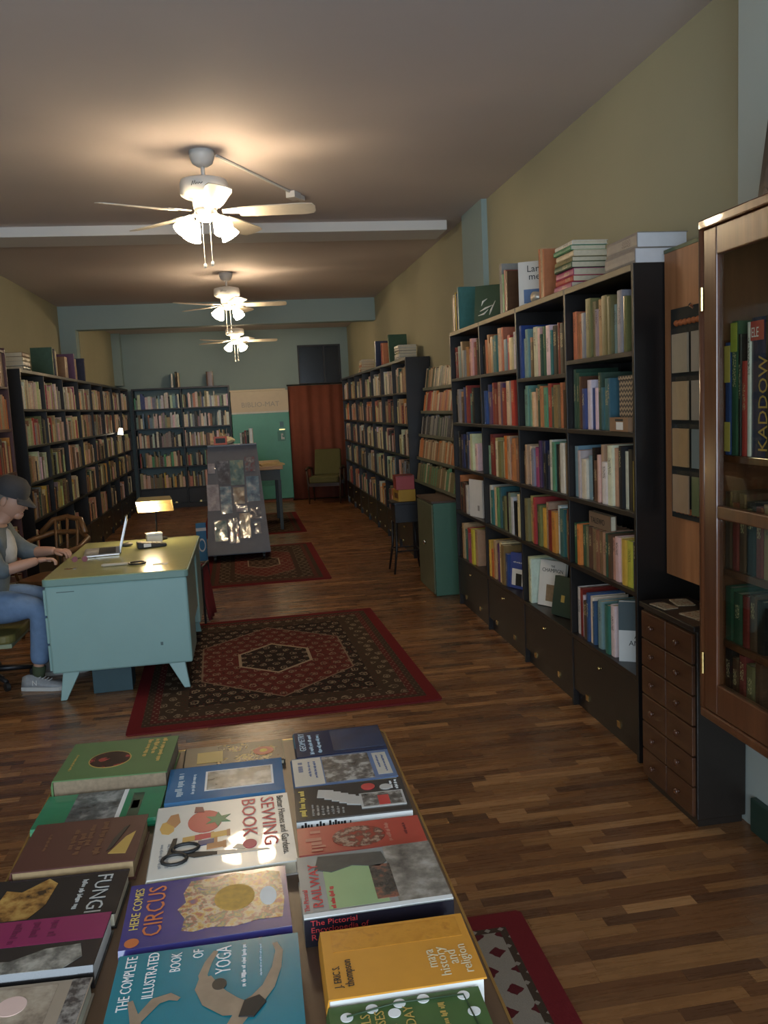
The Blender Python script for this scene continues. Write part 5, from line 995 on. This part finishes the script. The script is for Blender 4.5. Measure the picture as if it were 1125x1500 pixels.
MB().add([(-.24, .20, .471), (.24, .20, .471), (.24, .30, .471), (-.24, .30, .471), (-.23, .34, .92), (.23, .34, .92), (.23, .42, .90), (-.23, .42, .90)], [(0,3,2,1),(4,5,6,7),(0,1,5,4),(1,2,6,5),(2,3,7,6),(3,0,4,7)]).build('backrest', M_ol, ac, bevel=.02)
M_dw = wood('dark_chair_wood', (.03, .016, .01), (.055, .03, .018), .4)
for sx in (-1, 1):
    MB().tube([(sx*.30, -.26, .60), (sx*.31, .0, .62), (sx*.29, .30, .585)], [.022, .024, .018], 8).build('armrest', M_dw, ac, True)
    for yl in (-.24, .26): MB().tube([(sx*.295, yl, .60), (sx*.28, yl, .36), (sx*.27, yl*1.12, .001)], [.016, .020, .013], 8).build('leg', M_dw, ac, True)
bx('seat_rail', -.28, .28, -.25, -.22, .30, .3595, M_dw, ac); bx('seat_rail', -.28, .28, .20, .23, .30, .3595, M_dw, ac)

# ------------------------------------------------------------ things along the side wall
gc = thing('metal_locker', 'green metal locker with a round lock between the two side-wall bookcases', 'cabinet', (1.52, 7.05, 0))
M_gl = mat('sea_green_locker_paint', (.06, .15, .105), .4, var=.1); M_gl2 = mat('olive_worn_locker_front', (.10, .115, .065), .45, var=.25)
bx('body', 0, .36, 0, .62, .001, .80, M_gl, gc, .004); d = bx('door', -.014, -.0005, .008, .612, .02, .79, M_gl2, gc, .003); bx('top_board', -.015, .37, -.005, .63, .8005, .818, mat('brown_board', (.07, .04, .028), .5), gc)
MB().tube([(-.0145, .30, .43), (-.035, .30, .43)], [.02, .016], 12).build('lock_knob', M_chrome, d, True)
for k in range(7): MB().ball((.002, -.0015, .12+.1*k), .004, 6, 4).build('rivet', M_chrome, gc)
sl_ = thing('stool', 'dark metal stool beside the green locker', 'stool', (1.50, 8.28, 0)); MB().prism(rrect(-.15, .15, -.15, .15, .04), .68, .705).build('seat', M_dark, sl_, bevel=.004); bx('skirt', -.12, .12, -.12, .12, .50, .6795, M_dark, sl_, .003)
for sx in (-1, 1):
    for sy in (-1, 1): MB().tube([(sx*.11, sy*.11, .50), (sx*.12, sy*.12, .25), (sx*.155, sy*.155, .001)], [.014, .013, .010], 8).build('leg', M_dark, sl_, True)
MB().tube([(-.125, -.125, .22), (.125, -.125, .22), (.125, .125, .22), (-.125, .125, .22), (-.125, -.125, .22)], .008, 6).build('foot_ring', M_dark, sl_)
yb_ = thing('box', 'yellow box on the stool under the red box', 'box', (1.50, 8.28, .7056), R(5)); bx('carton', -.085, .085, -.11, .11, 0, .115, mat('mustard_card', (.42, .24, .03), .5), yb_, .002); bx('dark_print', -.0858, -.0851, -.07, .05, .03, .08, mat('brown_print', (.12, .05, .02), .5), yb_)
rb_ = thing('box', 'red box stacked on the yellow box on the stool', 'box', (1.50, 8.28, .8212), R(-3)); bx('carton', -.09, .09, -.115, .115, 0, .125, mat('red_card', (.32, .03, .03), .45), rb_, .002); bx('lid_edge', -.092, .092, -.117, .117, .1255, .135, mat('dark_red_card', (.2, .02, .02), .45), rb_)
# plywood panel with bagged cards
pn = thing('plywood_panel', 'plywood panel holding a rack of bagged cards next to the glazed cabinet', 'board', (1.775, 3.0, 0)); M_ply = wood('orange_brown_plywood', (.36, .15, .06), (.48, .22, .10), .5)
bx('board', 0, .018, -.02, .45, .86, 2.215, M_ply, pn); bx('batten', .0185, .16, -.02, .02, .86, 2.20, M_ply, pn); bx('top_trim', -.003, .021, -.02, .45, 2.2155, 2.23, mat('green_trim', (.10, .14, .07), .5), pn)
hr = thing('card_hanger', 'black hanging pocket sheet of bagged notebooks pinned to the plywood panel', 'hanger', (1.770, 3.02, 1.12)); bx('backing', -.006, 0, 0, .36, 0, .86, mat('black_felt', (.022, .024, .022), .9), hr, .002)
for k in range(9): MB().ball((-.010, .03+.034*k, .80), .013, 8, 5).build('orange_beading', mat('orange_cord', (.45, .13, .04), .7), hr, True); MB().ball((-.010, .03+.034*k, .035), .013, 8, 5).build('orange_beading', MATS['orange_cord'], hr, True)
MB().tube([(-.004, .18, .85), (-.02, .18, .862)], .008, 8).build('pin', M_chrome, hr)
HC = [[(.42, .37, .28), (.38, .35, .30)], [(.48, .36, .22), (.33, .31, .27)], [(.45, .30, .15), (.18, .25, .28)], [(.44, .31, .20), (.12, .17, .08)]]; HN = [['buff', 'grey-buff'], ['tan', 'grey'], ['ochre', 'blue-grey'], ['sand', 'green']]
for r_ in range(4):
    for c2 in range(2):
        y0 = .03 + (1-c2)*.155; z0 = .60 - r_*.19
        nbk = thing('notebook', f'{HN[r_][c2]} notebook in a clear bag in the {ROWN[r_]} row of pocket sheet', 'notebook', (1.7495, 3.02, 1.12), 0, 'bagged notebooks on the plywood panel')
        bx('booklet', -.008, -.0005, y0, y0+.125, z0, z0+.155, mat('booklet_%d%d' % (r_, c2), HC[r_][c2], .5), nbk); q = MB(); g_ = random.Random(r_*5+c2)
        q.add([(-.0105-g_.uniform(0, .005), y0-.006+.137*a/5, z0-.004+.178*b/6) for b in range(7) for a in range(6)], [(b*6+a, (b+1)*6+a, (b+1)*6+a+1, b*6+a+1) for b in range(6) for a in range(5)]); q.build('clear_bag', glassy('thin_clear_bag', (.97, .97, .97), .1, .04), nbk, True)
# card-index cabinet
cc = thing('drawer_cabinet', 'dark wooden card-index cabinet with twelve small drawers and knobs', 'cabinet', (1.575, 2.86, 0)); M_dcb = mat('black_brown_cabinet_stain', (.020, .015, .012), .35, var=.2); M_drw = wood('walnut_drawer_front', (.055, .019, .009), (.10, .040, .016), .35, 'y')
bx('carcass', .012, .21, 0, .43, .03, .765, M_dcb, cc, .004); bx('top_board', -.005, .215, -.008, .438, .7655, .788, M_dcb, cc, .004); bx('foot_board', .02, .20, .01, .42, .001, .0295, M_dcb, cc)
for k in range(6):
    for j in range(2):
        z0, y0 = .045+k*.119, .008+j*.208; dr = bx('drawer', -.004, .0115, y0, y0+.203, z0, z0+.113, M_drw, cc, .003); MB().tube([(-.0042, y0+.10, z0+.058), (-.012, y0+.10, z0+.058)], [.006, .008], 8).ball((-.018, y0+.10, z0+.058), .013, 10, 6, (.7, 1, 1)).build('knob', mat('dark_wood_knob', (.09, .035, .018), .25), dr, True)
PP = pict('print_map_leaflet', [(.35, (.30, .24, .15)), (.5, (.48, .42, .30)), (.62, (.28, .14, .08)), (.72, (.45, .40, .30))], 60)
for i, (x, y, w, l, rz, lab) in enumerate(((1.615, 3.17, .06, .11, 6, 'printed leaflet on the drawer cabinet at the end by the bookcase'), (1.71, 3.20, .07, .11, -10, 'printed leaflet near the wall on the drawer cabinet'), (1.67, 2.98, .10, .13, 8, 'largest printed leaflet at the front of the drawer cabinet'))):
    r = thing('leaflet', lab, 'leaflet', (x, y, .7886), R(rz), 'leaflets on the drawer cabinet'); bx('sheet', -w/2, w/2, -l/2, l/2, 0, .0015, PP, r); bx('second_sheet', -w/2+.004, w/2+.003, -l/2+.002, l/2+.004, .0016, .0028, PP, r)
# glazed cabinet
gb = thing('glazed_cabinet', 'old brown wooden wall cabinet with glass door full of books', 'cabinet'); M_mah = wood('red_brown_mahogany', (.075, .024, .010), (.14, .050, .020), .28, 'z', coat=.4)
GX0, GX1, GY0, GY1, GZ0, GZ1 = 1.40, 1.785, 1.15, 2.49, .60, 2.155
bx('side_panel', GX0+.028, GX1, GY1-.022, GY1, GZ0+.03, GZ1-.03, M_mah, gb, .002); bx('side_panel', GX0+.028, GX1, GY0, GY0+.022, GZ0+.03, GZ1-.03, M_mah, gb, .002); bx('back_panel', GX1-.012, GX1-.0005, GY0+.023, GY1-.023, GZ0+.03, GZ1-.03, mat('dark_cabinet_back', (.035, .022, .014), .6), gb)
bx('top_board', GX0-.004, GX1, GY0-.01, GY1+.012, GZ1-.0295, GZ1, M_mah, gb, .005); bx('bottom_board', GX0-.004, GX1, GY0-.01, GY1+.008, GZ0, GZ0+.0295, M_mah, gb, .005)
MB().tube([(GX0+.012, GY1+.004, GZ0+.03), (GX0+.012, GY1+.004, GZ1-.0295)], .016, 12).build('corner_post', M_mah, gb, True)
GS_ = [1.445, 1.09, .86]
for z in GS_: bx('shelf', GX0+.05, GX1-.013, GY0+.0225, GY1-.0225, z-.022, z, M_mah, gb, .002)
door = bx('door', GX0, GX0+.026, GY1-.085, GY1-.014, GZ0+.032, GZ1-.032, M_mah, gb, .004)
MB().box(GX0, GX0+.026, GY0+.02, GY0+.085, GZ0+.032, GZ1-.032).build('door_stile', M_mah, gb, bevel=.004)
for z0, z1 in ((GZ0+.032, GZ0+.13), (1.255, 1.295), (GZ1-.115, GZ1-.032)): MB().box(GX0+.0005, GX0+.0255, GY0+.0855, GY1-.0855, z0, z1).build('door_rail', M_mah, gb, bevel=.004)
for z0, z1 in ((GZ0+.1305, 1.2545), (1.2955, GZ1-.1155)): MB().box(GX0+.010, GX0+.014, GY0+.0855, GY1-.0855, z0, z1).build('glass_pane', glassy('cabinet_glass', (.9, .92, .88), .02, .035), gb)
for z in (1.92, .78): MB().tube([(GX0-.003, GY1-.008, z-.035), (GX0-.003, GY1-.008, z+.035)], .006, 8).build('hinge', M_brass, door)
GG = 'books behind the cabinet glass'
def cab_book(y, z, t, h, ch, lab, extra=()):
    col = PAL[ch][1] if isinstance(ch, str) else ch; o, t, h, d = book(GX0+.06, y-t, z+.0006, t, h, .22, col, lab, GG)
    for f in extra: f(o, t, h)
    return t
def spine_text(s, size, m, z, xs=1.0): return lambda o, t, h: text('spine_title', s, size, o, (-.001, t/2+size*.36, z), (R(90), R(-90), R(-90)), m, 'LEFT', xs)
def spine_block(m, z0, z1): return lambda o, t, h: MB().box(-.0012, -.0003, .001, t-.001, z0, z1).build('spine_panel', m, o)
y = GY1-.028
for lab, t, h, ch, ex in (('blue and yellow spine book behind the cabinet glass', .033, .335, 'b', (spine_block(KY, .22, .33), spine_block(KY, .01, .10))), ('dark green book with yellow top behind the cabinet glass', .036, .40, 'g', (spine_block(mat('lime_print', (.40, .42, .06), .5), .31, .395),)), ('slim black spiral-bound book behind the glass', .015, .36, 'k', ()), ('slim red book behind the cabinet glass', .027, .285, 'R', ()), ('thin clear-wrapped white book behind the glass', .018, .39, 'w', ()), ('black book with red and white ELE block behind the glass', .066, .395, 'n', (spine_block(mat('red_block_print', (.45, .06, .05), .5), .335, .39), lambda o, t, h: text('block_title', 'ELE', .04, o, (-.0014, t-.004, .345), (R(90), 0, R(-90)), KW, 'LEFT', .62))), ('dark olive book with gold KADDOW lettering up its spine', .075, .40, 'k', (spine_text('KADDOW', .062, KG, .015, .95),)), ('tan book beside the gold lettered one behind glass', .05, .36, 't', ()), ('grey book behind the cabinet glass beyond the tan one', .05, .36, 'e', ())):
    t = cab_book(y, GS_[0], t, h, ch, lab, ex); y -= t+.002
fl = thing('picture_book', 'large coral and green illustrated book standing at back of the glazed cabinet', 'book', (GX0+.30, GY1-.40, GS_[0]+.0006)); bx('cover', 0, .02, 0, .36, 0, .47, pict('print_coral_green', [(.35, (.35, .09, .07)), (.52, (.40, .12, .10)), (.58, (.08, .18, .12)), (.7, (.30, .22, .32))], 7), fl)
for zi, (z, seq, hh) in enumerate(((GS_[1], 'urukrteg', .24), (GS_[2], 'ggruk', .19), (GZ0+.03, 'kurvu', .20))):
    y = GY1-.03
    for i, ch in enumerate(seq):
        h = rnd.choice((hh, hh-.02, hh-.03)); t = rnd.choice((.036, .045, .054)); h = min(h, (GS_[zi]-.03 - z) if zi else h)
        t = cab_book(y, z, t, h, tuple(c*.7 for c in PAL[ch][1]), f'{PAL[ch][0]} old book, {ORD[i]} from hinge, {["second", "third", "bottom"][zi]} shelf of glazed cabinet'); y -= t+.0025
pf = thing('leaning_picture', 'dark framed board leaning on the wall above the glazed cabinet', 'frame', (1.522, 2.18, GZ1+.0045)); pf.rotation_euler = (0, R(8), 0)
bx('frame', 0, .022, -.6, .22, 0, .262, mat('black_frame', (.02, .015, .013), .4), pf, .003); bx('picture', -.001, -.0002, -.57, .19, .03, .232, pict('print_dark_brown', [(.4, (.03, .022, .018)), (.6, (.06, .045, .04))], 9), pf); MB().box(.0225, .14, -.3, -.27, .030, .05).build('rear_strut', MATS['black_frame'], pf)
# small clip lamp on the long bookcase
cl = thing('clip_lamp', 'small white lit clip lamp fixed to the bookcase behind the desk', 'lamp', (-1.945, 13.62, 1.40))
bx('clip', -.012, .03, -.02, .02, -.01, .02, M_dark, cl); MB().tube([(.02, 0, .015), (.05, 0, .05)], .006, 6).build('arm', M_dark, cl); MB().lathe([(.028, .0), (.045, -.10)], 12, (.06, 0, .10), M=Matrix.Rotation(R(8), 4, 'Y')).build('lamp_shade', emit('lit_clip_shade', (1.0, .88, .66), 2.2), cl, True)
flush_texts()
